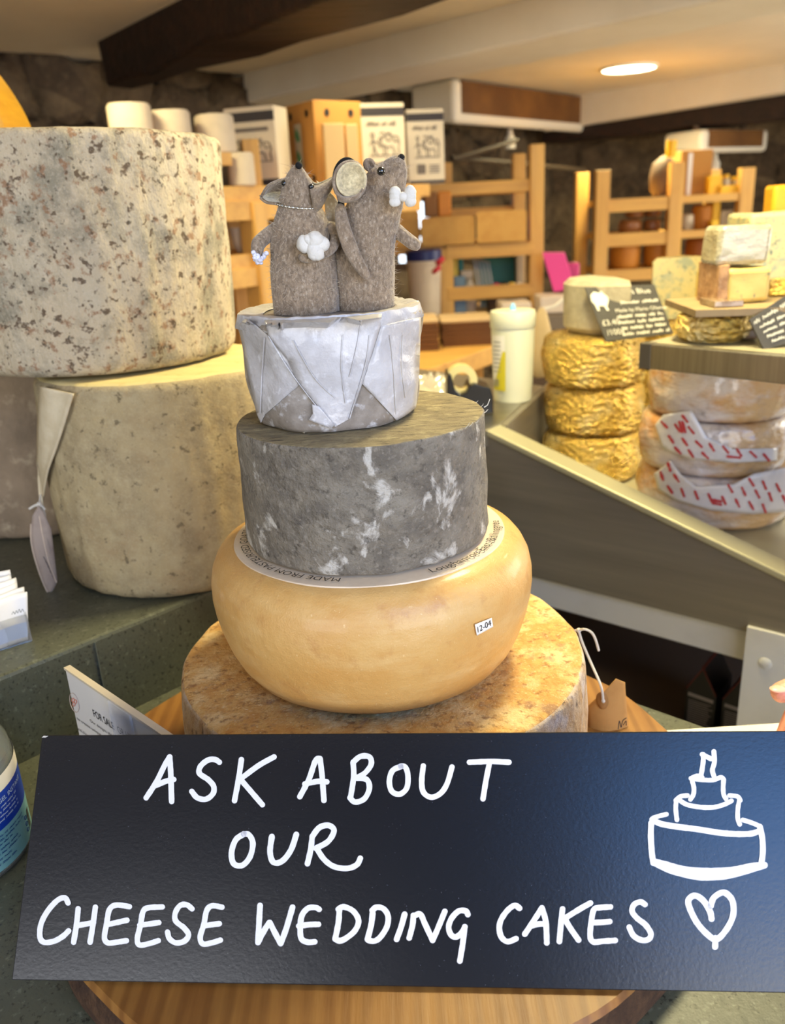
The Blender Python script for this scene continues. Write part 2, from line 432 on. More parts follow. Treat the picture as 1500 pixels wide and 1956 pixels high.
LABS = ['round ceiling light above the cheese counter', 'round ceiling light over the stacked left cheeses', 'round ceiling light above the right display of cheeses', 'round ceiling light over the shelving aisle']
for (x, y, pw), lb in zip(((.36, 1.02, 17), (-.72, 1.75, 12), (1.35, 1.75, 10), (.05, 2.55, 6)), LABS):
    ceiling_lamp((x, y, CEIL), lb, pw)

# ================================================================== COUNTERS
ZC, ZS, ZW = .94, 1.03, .972            # lower counter, raised slab, oak board
apex = (-.058, .944)
def slab_line(t): return (apex[0]-t*.7071, apex[1]-t*.7071)
def right_line(t): return (apex[0]+t*.747, apex[1]-t*.665)
far_l = slab_line(1.6); far_r = right_line(1.15)
g = G(); g.prism([apex, slab_line(1.45), (far_l[0]+.1, -.25), (.9, -.25), far_r], ZC-.04, ZC)
lowc = thing('counter', (0, .3, 0), 'low dark green stone counter under the oak board', 'counter')
obj('stone_top', g, m_slab, lowc, bevel=.003, smooth=False)
g = G()
o_in = .45
g.prism([(apex[0]-.02, apex[1]-.12), (slab_line(1.3)[0]+.06, slab_line(1.3)[1]-.06), (far_l[0]+.2, -.2), (.8, -.2), (right_line(1.0)[0]-.05, right_line(1.0)[1]-.05)], 0.0, ZC-.04)
obj('base_cabinet', g, m_wpaint, lowc, smooth=False)
# raised slab on the left, its edge runs at 45 degrees
g = G(); bk = [(slab_line(-.25)[0]-.70, slab_line(-.25)[1]+.70), (slab_line(1.5)[0]-.75, slab_line(1.5)[1]+.75)]
g.prism([slab_line(-.25), slab_line(1.5), bk[1], bk[0]], ZC-.05, ZS)
t = thing('raised_counter', (slab_line(.5)[0]-.2, slab_line(.5)[1]+.2, 0), 'raised dark green stone ledge carrying the big left cheeses', 'counter')
obj('stone_top', g, m_slab, t, bevel=.004, smooth=False)
g = G(); q = [slab_line(-.2), slab_line(1.45)]
g.prism([(q[0][0]-.05, q[0][1]+.05), (q[1][0]-.05, q[1][1]+.05), (bk[1][0]+.05, bk[1][1]-.05), (bk[0][0]+.05, bk[0][1]-.05)], 0, ZC-.05)
obj('base_cabinet', g, m_wpaint, t, smooth=False)
m_joint = M('joint_line', rgb(96, 100, 88), .6)
g = G(); jp = atz(178, 1222, ZS); tt = (apex[0]-jp.x)/.7071; jx, jy = slab_line(tt)
g.box((jx+.0004, jy-.0004, (ZS+ZC)/2), (.0012, .0012, ZS-ZC-.008), rad(45)); obj('joint', g, m_joint, t, smooth=False)

# oak board, a slice of trunk
g = G(); bc = (-.0212, .5514)
def bprof(r, h): return [(0, 0), (r*.5, 0), (r-.006, 0), (r, .004), (r+.001, h*.5), (r-.002, h-.003), (r-.005, h), (r*.9, h), (r*.5, h), (0, h)]
g.lathe(bprof(.25, ZW-ZC), (bc[0], bc[1], ZC), 120)
for v in g.b.verts:
    a = math.atan2(v.co.y-bc[1], v.co.x-bc[0]); k = 1+.010*math.sin(3*a+1)+.006*math.sin(7*a)+.004*math.sin(17*a)
    v.co.x = bc[0]+(v.co.x-bc[0])*k; v.co.y = bc[1]+(v.co.y-bc[1])*k
ob = obj('serving_board', g, [m_board, m_bark], ang=30)
for p in ob.data.polygons:
    rr = math.hypot(p.center.x+ob.location.x-bc[0], p.center.y+ob.location.y-bc[1])
    if abs(p.normal.z) < .6: p.material_index = 1
tag(ob, 'round oak board with dark bark rim under the cheese stack', 'board')

# ================================================================== CHEESE STACK
def wheel_prof(r0, r1, h, rnd_t, rnd_b, bulge=0.0, n=14, rt=None):
    """flat-topped wheel: r0 at the foot, r1 at the top, rounded rims, bulge in the side"""
    P = [(0, 0)] + [(r0*k, 0) for k in (.25, .5, .75)]
    for i in range(6):
        a = PI/2*i/5; P.append((r0-rnd_b+rnd_b*math.sin(a), rnd_b-rnd_b*math.cos(a)))
    for i in range(1, n):
        t = i/n; z = rnd_b+(h-rnd_b-rnd_t)*t
        P.append((r0+(r1-r0)*t+bulge*math.sin(PI*t), z))
    for i in range(6):
        a = PI/2*i/5; P.append((r1-rnd_t+rnd_t*math.cos(a), h-rnd_t+rnd_t*math.sin(a)))
    P += [((r1-rnd_t)*k, h) for k in (.92, .8, .65, .5, .3, .15)] + [(0, h)]
    return P
m_rind_tan = M('tan_rind', rgb(212, 168, 100), .9, layers=[('noise', 90, .38, .62, rgb(196, 144, 78), .9, 10), ('noise', 34, .48, .64, rgb(232, 204, 150), .8, 10), ('noise', 150, .54, .66, rgb(140, 98, 56), .8, 8), ('noise', 60, .58, .70, rgb(150, 116, 92), .7, 8), ('noise', 420, .58, .7, rgb(246, 226, 180), .5)],
               bump=[('noise', 120, .7, .004), ('noise', 420, .6, .0016)])
m_rind_tanside = M('tan_rind_side', rgb(206, 182, 150), .9, layers=[('noise', (120, 120, 50), .4, .62, rgb(186, 146, 98), .85, 8), ('noise', 40, .5, .66, rgb(206, 196, 190), .8, 8), ('noise', (160, 160, 60), .56, .66, rgb(96, 76, 58), .85, 8)],
               bump=[('noise', 160, .7, .004), ('noise', 500, .5, .0015)])
c1 = (-.0141, .6015); Z1 = 1.0664
t = thing('tan_cheese', (c1[0], c1[1], ZW), 'broad tan rough-rinded cheese wheel at the foot of the stack', 'cheese', 'cheese wheels of the wedding stack')
g = G(); g.lathe(wheel_prof(.166, .1615, Z1-ZW, .005, .01, .001, 16), (c1[0], c1[1], ZW), 150); g.jitter(.0016, 26, 3.0, octaves=3)
for v in g.b.verts: v.co.z = min(max(v.co.z, ZW+.0004), Z1-.0001)
bpy_ob = obj('rind', g, [m_rind_tan, m_rind_tanside], t)
for p in bpy_ob.data.polygons:
    if p.normal.z < .75: p.material_index = 1
# string and parcel tag
m_string = M('cotton_string', rgb(232, 226, 214), .9, layers=[('wavez', (300, 300, 600), .3, .7, rgb(196, 188, 176), .6)], bump=[('wavez', (300, 300, 700), .5, .001)])
m_kraft = M('kraft_paper', rgb(178, 132, 72), .8, layers=[('noise', 60, .4, .7, rgb(160, 114, 58), .5)])
kn = onplane(1106, 1204, (0, .640, 0), (0, 1, 0))
tg = thing('parcel_tag', atz(1165, 1395, ZW), 'brown paper parcel tag tied by string to the tan cheese', 'tag')
tp = [onplane(x, y, (0, .605, 0), (0, 1, 0)) for x, y in ((1139, 1345), (1180, 1302), (1199, 1312), (1200, 1420), (1122, 1420), (1126, 1360))]
g = G(); Yt = .605
def tagpt(x, y):
    p = onplane(x, y, (0, Yt, 0), (0, 1, 0)); k = (x-1160)/40
    p.y += .012*k*k*(.4 if k > 0 else 1.0)+.004*math.sin(y*.03); return p
g.drape([(1124, 1362), (1146, 1334), (1180, 1302), (1199, 1313), (1201, 1368), (1202, 1412), (1122, 1412)], tagpt, 3); obj('card', g, m_kraft, tg, solid=.0006)
g = G(); off = Vector((0, -.0012, 0)); rp = []
for i in range(24):
    a = 2*PI*i/24; rp.append((1152+11*math.cos(a), 1340+15*math.sin(a)))
g.drape(rp, lambda x, y: tagpt(x, y)+off, 1); obj('eyelet', g, M('eyelet_card', rgb(150, 106, 54), .7), tg, solid=.0004)
g = G()
g.tube(catmull([kn, onplane(1112, 1226, (0, .634, 0), (0, 1, 0)), onplane(1130, 1268, (0, .622, 0), (0, 1, 0)), onplane(1148, 1310, (0, .608, 0), (0, 1, 0)), tagpt(1153, 1340)+Vector((0, -.002, 0))], 8), .0012, 8)
g.tube(catmull([kn, onplane(1117, 1202, (0, .636, 0), (0, 1, 0)), onplane(1130, 1208, (0, .634, 0), (0, 1, 0)), onplane(1138, 1222, (0, .633, 0), (0, 1, 0)), onplane(1144, 1243, (0, .632, 0), (0, 1, 0))], 8), .0011, 8)
g.ball(kn, .0022, 10); g.ball(tagpt(1153, 1340)+Vector((0, -.002, 0)), .0018, 10)
n_ = (kn.xy-Vector(c1)).normalized(); tg_ = Vector((-n_.y, n_.x, 0)); g.tube([kn]+[Vector((c1[0]+.1655*math.cos(a_), c1[1]+.1655*math.sin(a_), kn.z-.004)) for a_ in [math.atan2(n_.y, n_.x)+k_*.06 for k_ in range(1, 10)]], .0011, 8)
obj('string', g, m_string, tg)
g = G()
for st in ([(1180, 1389), (1183, 1376), (1186, 1387), (1190, 1377), (1198, 1374)], [(1191, 1384), (1197, 1379), (1197, 1386)]):
    pen(g, st, 1.6, lambda x, y: tagpt(x, y)+Vector((0, -.0008, 0)))
obj('ink_mark', g, M('ink', rgb(40, 30, 22), .6), tg, smooth=False)

# yellow waxed wheel
m_yellow = M('yellow_coating', rgb(208, 164, 98), .34, layers=[('noise', 14, .35, .68, rgb(198, 144, 74), .85, 8), ('noise', (12, 12, 40), .45, .68, rgb(220, 184, 124), .75), ('noise', 46, .56, .70, rgb(180, 126, 70), .5), ('noise', 420, .66, .74, rgb(240, 214, 160), .5, 3)], bump=[('noise', 700, .42, .0010), ('noise', 60, .2, .003), ('voro', 150, .10, .002)], coat=.15, sss=.02)
c2 = (-.0185, .595); Z2 = 1.1700
t = thing('yellow_cheese', (c2[0], c2[1], Z1), 'smooth glossy yellow cheese wheel with printed pale label on top', 'cheese', 'cheese wheels of the wedding stack')
h2 = Z2-Z1
prof = [(0, 0), (.04, 0), (.075, 0), (.088, .0005), (.096, .003), (.104, .009), (.1105, .018), (.1155, .029), (.1195, .042), (.1222, .055), (.1232, .066), (.1228, .076), (.1208, .086), (.117, .094), (.1125, .0995), (.108, .1022), (.1045, h2-.0004), (.1035, h2), (.08, h2), (.05, h2), (0, h2)]
g = G(); g.lathe(prof, (c2[0], c2[1], Z1), 160); g.jitter(.0008, 14, 9.0)
for v in g.b.verts: v.co.z = min(max(v.co.z, Z1+.0002), Z2+.0004)
obj('coating', g, m_yellow, t, ang=60)
m_label = M('pale_label', rgb(214, 196, 172), .45, layers=[('noise', 30, .4, .7, rgb(200, 178, 154), .6)], bump=[('noise', 260, .3, .001)], coat=.2)
g = G(); g.lathe([(0, .0012), (.06, .0012), (.1020, .0012), (.1028, .0009), (.1034, -.0008)], (c2[0], c2[1], Z2), 140); lab = obj('top_label', g, m_label, t)
m_ink = M('print_ink', rgb(48, 42, 36), .6)
g = G()
def arc_text(s, size, r, a_start, ccw, spacing=1.0):
    def f(x, y):
        if ccw: a = a_start+x/r; rr = r-y
        else: a = a_start-x/r; rr = r+y
        return Vector((c2[0]+rr*math.cos(a), c2[1]+rr*math.sin(a), Z2+.0026))
    return put_text(g, s, size, f, spacing)
pa = atz(813, 1092, Z2); a0 = math.atan2(pa.y-c2[1], pa.x-c2[0])
arc_text('Loughanroe East, Ballinagree', .0098, .0995, a0, True); obj('address_print', g, m_ink, lab, smooth=False); g = G()
pb = atz(657, 1105, Z2); a0 = math.atan2(pb.y-c2[1], pb.x-c2[0])
arc_text('MADE FROM PASTEURISED GOATS MILK', .0085, .0925, a0, False, 1.05)
obj('label_print', g, m_ink, lab, smooth=False)
# date sticker on the side
def profr(z):
    z -= Z1
    for (ra, za), (rb, zb_) in zip(prof, prof[1:]):
        if za <= z <= zb_ and zb_ > za: return ra+(rb-ra)*(z-za)/(zb_-za)
    return .12
def onyellow(x, y, off=.0006):
    p = None; r = .123
    for _ in range(4):
        p = oncyl(x, y, c2, r, off); r = profr(p.z)
    return p
g = G(); q = [(907, 1193), (939, 1180), (942, 1197), (911, 1214)]
g.drape(q, lambda x, y: onyellow(x, y, .0012), 3); st = obj('date_sticker', g, M('sticker_white', rgb(236, 232, 226), .5), t, solid=.0003)
g = G(); V, Fc = text2d('12-04', 1.0); wx = max(v[0] for v in V)
def stick(x, y):
    u = x/wx; v = y/.73
    X = 911+u*28; Y = 1210-u*15.5; X += v*(-1.3); Y -= v*11.5
    return onyellow(X, Y, .0019)
put_text(g, '12-04', 1.0, stick); obj('date_print', g, M('sticker_ink', rgb(18, 16, 16), .6), st, smooth=False)

# grey wheel
m_greytop = M('grey_rind_top', rgb(152, 138, 104), .95, layers=[('noise', (50, 130, 50), .38, .64, rgb(116, 104, 82), .85, 8), ('noise', (80, 300, 100), .56, .68, rgb(70, 60, 48), .85, 8), ('noise', 80, .55, .7, rgb(186, 172, 132), .6)], bump=[('noise', (160, 420, 160), .7, .003), ('noise', 700, .5, .0015)])
m_greyside = M('grey_rind_side', rgb(130, 121, 107), .92, layers=[('noise', 60, .36, .62, rgb(98, 91, 82), .85, 8), ('noise', 26, .50, .66, rgb(146, 138, 124), .7, 8), ('noise', (44, 44, 30), .575, .64, rgb(204, 198, 188), .8, 14, .6), ('noise', 160, .56, .68, rgb(62, 56, 50), .65, 8), ('noise', 300, .54, .66, rgb(150, 141, 128), .55, 8)],
               bump=[('noise', 90, .7, .005), ('noise', 340, .7, .0022), ('voro', 130, .3, .003)])
c3 = (-.0193, .5965); Z3 = 1.2650; Z3b = Z2+.0012
t = thing('grey_cheese', (c3[0], c3[1], Z3b), 'dark grey natural-rind cheese wheel between yellow and white cheeses', 'cheese', 'cheese wheels of the wedding stack')
g = G(); g.lathe(wheel_prof(.0915, .0878, Z3-Z3b, .0022, .005, .0004, 18), (c3[0], c3[1], Z3b), 150)
g.jitter(.0011, 40, 2.0, octaves=3)
for v in g.b.verts:
    tz = (v.co.z-Z3b)/(Z3-Z3b); v.co.y -= .0155*tz; v.co.z = min(max(v.co.z, Z3b+.0016), Z3+.0002)
ob = obj('rind', g, [m_greyside, m_greytop], t)
for p in ob.data.polygons:
    if p.normal.z > .8: p.material_index = 1
g = G()
e = atz(925, 778, Z3)
for k in range(7):
    a = rnd.uniform(-.7, .5); rr = .0876
    p = Vector((c3[0]+rr*math.cos(a), c3[1]-.0155+rr*math.sin(a), Z3-.001)); d = Vector((math.cos(a), math.sin(a), rnd.uniform(0, 1)))*rnd.uniform(.0015, .0035)
    g.tube([p, p+d*.6, p+d+Vector((0, 0, .001))], [.00025, .0002, .0001], 4)
g.tube([e, e+Vector((.0025, 0, .0015)), e+Vector((.0042, 0, .0058))], [.0005, .0004, .0003], 5)
obj('cloth_threads', g, M('thread', rgb(206, 200, 186), .9), t)

# white paper wrapped cheese
m_paper = M('waxed_paper', rgb(196, 193, 194), .36, layers=[('noise', 50, .40, .66, rgb(170, 165, 164), .75, 8), ('noise', 120, .56, .68, rgb(222, 221, 224), .7, 8)], bump=[('noise', 60, .4, .004), ('noise', 260, .25, .001), ('edge', 38, .35, .003)], coat=.25)
m_paperthin = M('waxed_paper_single_layer', rgb(152, 143, 134), .4, layers=[('noise', 60, .38, .62, rgb(120, 110, 100), .9), ('noise', 110, .54, .66, rgb(200, 198, 200), .8)], bump=[('noise', 50, .3, .003)], coat=.25)
c4 = (-.0365, .585); ZB4, ZT4 = Z3+.0010, 1.3380
t = thing('wrapped_cheese', (c4[0], c4[1], ZB4), 'small cheese folded in white waxed paper under the felt mice', 'cheese', 'cheese wheels of the wedding stack')
NP = 84
def facet(a):
    """outline of the paper parcel seen from above: soft corners"""
    k = 1+.018*math.cos(7*a+.6)+.014*math.cos(4*a+2.2)+.008*math.sin(11*a)
    return k
def parcel_r(a, z):
    tz = (z-ZB4)/(ZT4-ZB4)
    r = .0565+.0075*tz**.8+.0012*math.sin(tz*9+a*3)
    return r*facet(a)*(1+.006*mnoise.noise(Vector((math.cos(a)*3, math.sin(a)*3, z*60))))
rings = []; g = G()
def prow(z, s=1.0):
    return [Vector((c4[0]+parcel_r(2*PI*i/NP, z)*s*math.cos(2*PI*i/NP), c4[1]+parcel_r(2*PI*i/NP, z)*s*math.sin(2*PI*i/NP), z)) for i in range(NP)]
rows = [prow(ZB4, .97), prow(ZB4+.003)]+[prow(ZB4+.003+(ZT4-ZB4-.007)*k/11) for k in range(1, 12)]
rows += [prow(ZT4-.0015, .985), prow(ZT4, .945), prow(ZT4+.0004, .8), prow(ZT4+.0004, .55), prow(ZT4, .2)]
for r_ in rows[-3:]:
    for p in r_: p.z = ZT4
g.loft(rows); obj('paper_body', g, m_paperthin, t, ang=50)
def onparcel(x, y, off):
    r = .062; p = None
    for _ in range(5):
        p = oncyl(x, y, c4, r); a = math.atan2(p.y-c4[1], p.x-c4[0]); z = min(max(p.z, ZB4), ZT4); r = parcel_r(a, z)+off
    if p.z > ZT4-.001:                                  # over the rim, onto the flat top
        q = onplane(x, y, (0, 0, ZT4+off), (0, 0, 1)); p = q
    if p.z < ZB4+.0004: p.z = ZB4+.0004
    return p
flaps = [('left_flap', [(455, 622), (470, 606), (513, 642), (551, 688), (572, 736), (540, 762), (506, 792), (498, 808), (490, 790), (475, 720)], .0009, 9),
         ('right_flap', [(728, 622), (770, 612), (803, 606), (802, 660), (800, 712), (794, 778), (770, 796), (757, 803), (722, 764), (692, 733), (706, 690)], .0010, 4),
         ('front_flap', [(513, 642), (505, 612), (540, 606), (600, 604), (660, 606), (730, 596), (728, 622), (706, 690), (692, 733), (680, 768), (668, 800), (640, 816), (636, 812), (606, 776), (570, 735), (551, 690)], .0018, 1)]
for nm, poly, off, sd in flaps:
    g = G(); g.drape(poly, lambda x, y: onparcel(x, y, off+.0005*mnoise.noise(Vector((x*.05, y*.05, sd)))+.0004*mnoise.noise(Vector((x*.13, y*.13, sd+4)))), 3)
    obj(nm, g, m_paper, t, solid=.0005, ang=25)
g = G(); g.drape([(596, 772), (610, 776), (640, 812), (632, 818), (590, 802), (598, 790)], lambda x, y: onparcel(x, y, .0026), 2); obj('paper_corner', g, m_paper, t, solid=.0004)
# crease ridges in the paper
g = G()
for pl_ in ([(513, 642), (548, 700), (600, 770), (642, 815)], [(706, 640), (700, 690), (686, 740), (668, 800)], [(655, 640), (652, 700), (660, 770)], [(745, 640), (752, 700), (757, 790)], [(505, 645), (500, 720), (497, 790)], [(560, 650), (600, 720), (640, 760)], [(690, 612), (682, 660), (668, 720)], [(770, 640), (768, 700), (775, 760)]):
    g.tube([onparcel(q.x, q.y, .0024) for q in catmull([(a, b, 0) for a, b in pl_], 6)], .00035, 5)
obj('paper_creases', g, m_paper, t)
# crumpled paper edge around the top
g = G()
def crump(u, v):
    a = 2*PI*u; k = mnoise.noise(Vector((math.cos(a)*5, math.sin(a)*5, 3)))+.6*mnoise.noise(Vector((math.cos(a)*13, math.sin(a)*13, 7)))
    r = parcel_r(a, ZT4)*(1.004-.30*v)+.0014*math.sin(v*PI)*k; z = ZT4+.0012+.0035*(.55+.45*k)*math.sin(min(v*1.3+.15, 1)*PI)*(1-v*.5)
    if v == 0: z = ZT4-.006
    return Vector((c4[0]+r*math.cos(a), c4[1]+r*math.sin(a), z))
g.sheet(crump, 120, 8); obj('top_folds', g, m_paper, t, solid=.0004, ang=22)
# loose kraft corner under the parcel
g = G(); g.poly([Vector((q.x, q.y, Z3+.0012)) for q in (atz(560, 822, Z3), atz(595, 815, Z3), atz(582, 830, Z3))]); obj('paper_snip', g, M('snip', rgb(196, 180, 152), .7), t, smooth=False, solid=.0004)

# ================================================================== THE LONG SIGN
ZSB = .9745
BL = atz(22, 1872, ZSB); BRp = atz(1500, 1897, ZSB)
ex = (BRp-BL); SW = ex.length*1.055; ex.normalize(); per = Vector((-ex.y, ex.x, 0)); LEAN = rad(38)
ey = Vector((0, 0, 1))*math.cos(LEAN)+per*math.sin(LEAN); en = ex.cross(ey).normalized()
if en.y > 0: en = -en
SH = .1432
m_sign = M('sign_board', rgb(16, 17, 24), .27, layers=[('noise', 900, .70, .75, rgb(120, 124, 140), .6, 3), ('noise', 6, .4, .7, rgb(15, 15, 20), .6)], bump=[('noise', 420, .12, .0006)], spec=.62)
m_chalk = M('sign_white', rgb(224, 224, 232), .55, layers=[('noise', 500, .5, .7, rgb(222, 222, 228), .6)])
t = thing('sign', BL+ex*SW*.5, 'long dark sign lettered in white about cheese wedding cakes', 'sign')
g = G(); TH = .0032
g.hexa([BL, BL+ex*SW, BL+ex*SW-en*TH, BL-en*TH], [BL+ey*SH, BL+ex*SW+ey*SH, BL+ex*SW+ey*SH-en*TH, BL+ey*SH-en*TH])
obj('board', g, m_sign, t, bevel=.0006, smooth=False)
_k = [0]
def sp(x, y): return onplane(x, y, BL, en)+en*(.00035+.000004*_k[0])
def strokes(g, lst, w, org, sc):
    for s_ in lst:
        _k[0] = (_k[0]+1) % 60
        pen(g, [(org[0]+a/sc, org[1]+b/sc) for a, b in s_], w, sp, .10)
LA = ((0, 1380), 1500/760); RA = ((740, 1380), 1500/760); WB = ((460, 1690), 3.0); CB = ((920, 1690), 3.0)
g = G()
strokes(g, [[(552, 284), (590, 225), (620, 165), (640, 130)], [(641, 130), (645, 200), (648, 298)], [(582, 240), (625, 222), (656, 215)],
            [(828, 150), (812, 140), (785, 142), (757, 165), (753, 192), (785, 215), (806, 240), (804, 268), (778, 289), (745, 284), (724, 260)],
            [(911, 140), (900, 215), (885, 295)], [(1034, 130), (975, 163), (905, 215)], [(908, 215), (940, 252), (990, 310)],
            [(1131, 280), (1165, 215), (1190, 145), (1206, 136)], [(1207, 136), (1215, 200), (1222, 294)], [(1150, 232), (1200, 222), (1233, 224)],
            [(1332, 150), (1334, 205), (1322, 285)], [(1332, 150), (1360, 128), (1393, 130), (1400, 158), (1375, 192), (1342, 210)], [(1345, 210), (1384, 216), (1393, 250), (1374, 288), (1340, 300), (1320, 284)]], 10.5, *LA)
strokes(g, [[(52, 166), (20, 182), (8, 222), (18, 260), (48, 270), (74, 246), (78, 200), (68, 168), (50, 165)],
            [(136, 164), (130, 220), (136, 262), (165, 282), (200, 268), (225, 232), (244, 168)],
            [(310, 150), (390, 147), (459, 150)], [(386, 150), (372, 220), (361, 288)]], 10.5, *RA)
obj('top_line_lettering', g, m_chalk, t, smooth=False)
g = G()
strokes(g, [[(922, 420), (890, 442), (874, 490), (882, 532), (915, 538), (944, 505), (954, 455), (940, 424), (920, 420)],
            [(1026, 430), (1019, 488), (1032, 527), (1065, 522), (1098, 480), (1118, 422)],
            [(1178, 430), (1172, 480), (1160, 532)], [(1178, 430), (1205, 396), (1240, 388), (1260, 408), (1238, 448), (1192, 474)], [(1195, 474), (1222, 515), (1260, 543), (1310, 550), (1346, 536), (1359, 512)]], 11, *LA)
obj('middle_line_lettering', g, m_chalk, t, smooth=False)
g = G()
strokes(g, [[(258, 680), (246, 661), (218, 670), (180, 712), (156, 760), (152, 808), (168, 828), (205, 824), (238, 806), (260, 785)],
            [(296, 702), (290, 760), (279, 828)], [(361, 696), (352, 760), (341, 828)], [(290, 766), (354, 754)],
            [(489, 694), (440, 688), (414, 705), (404, 755), (395, 810), (408, 830), (440, 828), (478, 822)], [(404, 762), (480, 745)],
            [(613, 695), (562, 698), (541, 712), (531, 762), (519, 815), (527, 838), (560, 834), (598, 822)], [(528, 764), (600, 754)],
            [(725, 702), (705, 687), (680, 690), (662, 718), (664, 748), (695, 774), (712, 800), (696, 824), (664, 830), (640, 814), (633, 790)],
            [(838, 696), (800, 691), (780, 710), (770, 760), (756, 808), (766, 834), (800, 830), (832, 820)], [(768, 766), (828, 758)]], 10.5, *LA)
strokes(g, [[(112, 118), (106, 220), (100, 330)], [(100, 330), (135, 262), (165, 216)], [(168, 216), (195, 270), (230, 336)], [(230, 336), (262, 250), (298, 128)],
            [(450, 140), (430, 130), (385, 135), (350, 180), (342, 260), (350, 310), (385, 328), (425, 326)], [(334, 236), (390, 228), (446, 226)],
            [(566, 148), (560, 220), (542, 310)], [(560, 140), (590, 126), (645, 150), (676, 205), (655, 262), (605, 305), (570, 320), (545, 312)],
            [(757, 160), (748, 230), (727, 312)], [(754, 146), (780, 128), (820, 138), (845, 180), (838, 240), (800, 300), (765, 322), (730, 316)],
            [(940, 168), (920, 240), (894, 312)],
            [(990, 175), (985, 230), (966, 304)], [(1000, 175), (1030, 168), (1055, 220), (1100, 318)], [(1100, 318), (1130, 250), (1170, 152)],
            [(1302, 170), (1290, 150), (1250, 150), (1210, 190), (1192, 240), (1205, 285), (1235, 298), (1268, 272), (1285, 240)], [(1284, 240), (1272, 340), (1256, 436)]], 11, *WB)
strokes(g, [[(218, 134), (190, 118), (150, 145), (112, 200), (102, 250), (115, 300), (150, 325), (198, 308)],
            [(248, 282), (290, 220), (346, 132)], [(346, 132), (368, 210), (374, 332)], [(280, 236), (330, 224), (366, 224)],
            [(464, 138), (455, 220), (446, 324)], [(624, 104), (560, 140), (470, 196)], [(480, 200), (510, 250), (556, 316)],
            [(738, 126), (680, 130), (645, 140), (630, 200), (622, 290), (640, 326), (700, 322), (766, 318)], [(640, 216), (690, 214), (734, 210)],
            [(936, 112), (910, 98), (875, 112), (862, 150), (890, 190), (940, 230), (970, 280), (955, 312), (915, 316), (870, 290), (846, 242)]], 11, *CB)
obj('bottom_line_lettering', g, m_chalk, t, smooth=False)
g = G()
strokes(g, [[(1318, 195), (1308, 150), (1270, 90), (1225, 62), (1190, 80), (1188, 120), (1230, 210), (1290, 280), (1345, 312), (1400, 260), (1440, 180), (1440, 100), (1410, 55), (1375, 45), (1330, 75), (1314, 120)], [(1340, 305), (1338, 355)]], 12, *CB)
obj('heart_drawing', g, m_chalk, t, smooth=False)
g = G(); CK = ((1220, 1400), 1500/280)
strokes(g, [[(660, 220), (660, 300), (640, 430)], [(650, 220), (690, 240), (740, 265)], [(770, 190), (775, 300), (755, 380), (770, 440)]], 9.5, *CK)
strokes(g, [[(535, 465), (600, 440), (650, 455)], [(560, 470), (650, 480), (760, 482), (840, 455), (870, 475)], [(545, 480), (565, 560), (560, 630), (530, 680)], [(870, 475), (865, 560), (870, 630), (895, 675)],
            [(380, 690), (430, 650), (500, 640)], [(385, 690), (380, 780), (392, 890)], [(420, 690), (500, 735), (640, 760), (770, 760), (880, 730), (950, 695)], [(930, 640), (1010, 650), (1040, 690)], [(1030, 690), (1015, 780), (1015, 880), (1035, 935)],
            [(150, 870), (210, 850), (285, 832)], [(1065, 890), (1160, 920), (1230, 950)]], 9, *CK)
strokes(g, [[(140, 885), (230, 930), (400, 960), (600, 985), (820, 1020), (1000, 1034), (1150, 1030), (1240, 1000)], [(130, 920), (125, 1050), (135, 1220), (150, 1330)], [(1240, 960), (1265, 1080), (1270, 1220), (1255, 1340)],
            [(150, 1310), (300, 1350), (480, 1395), (700, 1410), (950, 1400), (1150, 1360), (1290, 1350)], [(160, 1330), (330, 1410), (560, 1468), (700, 1480), (900, 1465), (1080, 1420), (1290, 1355)], [(250, 1360), (450, 1420), (700, 1440), (1000, 1420)]], 11.5, *CK)
obj('cake_drawing', g, m_chalk, t, smooth=False)
g = G(); g.drape([(80, 1409), (84, 1405.5), (93, 1405.8), (88, 1409)], sp, 0); obj('chipped_corner', g, M('raw_card', rgb(190, 186, 178), .8), t, smooth=False)

# ================================================================== FELT MICE
m_felt = M('grey_felt', rgb(156, 137, 115), .95, layers=[('noise', (420, 420, 260), .38, .64, rgb(106, 90, 74), .85, 8), ('noise', (700, 700, 400), .52, .72, rgb(202, 187, 168), .7, 8), ('noise', 60, .5, .75, rgb(126, 106, 86), .5)], bump=[('noise', 520, .7, .0016), ('noise', 90, .3, .003)], sheen=.4, spec=.2)
m_feltin = M('pale_felt', rgb(222, 206, 164), .95, layers=[('noise', 420, .4, .65, rgb(156, 142, 112), .8, 8), ('noise', 90, .5, .75, rgb(200, 188, 158), .6)], bump=[('noise', 520, .6, .0014)], sheen=.4, spec=.2)
m_wool = M('white_wool', rgb(214, 210, 202), .95, layers=[('noise', 260, .45, .7, rgb(212, 206, 196), .6)], bump=[('noise', 260, .6, .0015)], sheen=.3)
m_nose = M('black_wool', rgb(14, 12, 12), .85, bump=[('noise', 700, .6, .0006)])
m_bead = M('black_bead', rgb(6, 6, 8), .06, spec=.8, coat=.5)
m_silver = M('silver_chain', rgb(190, 184, 172), .25, 1.0)
m_lace = M('white_lace', rgb(226, 226, 238), .8, layers=[('noise', 700, .45, .62, rgb(176, 176, 200), .7)])
m_fuzz = M('loose_fibre', rgb(190, 174, 152), .9)

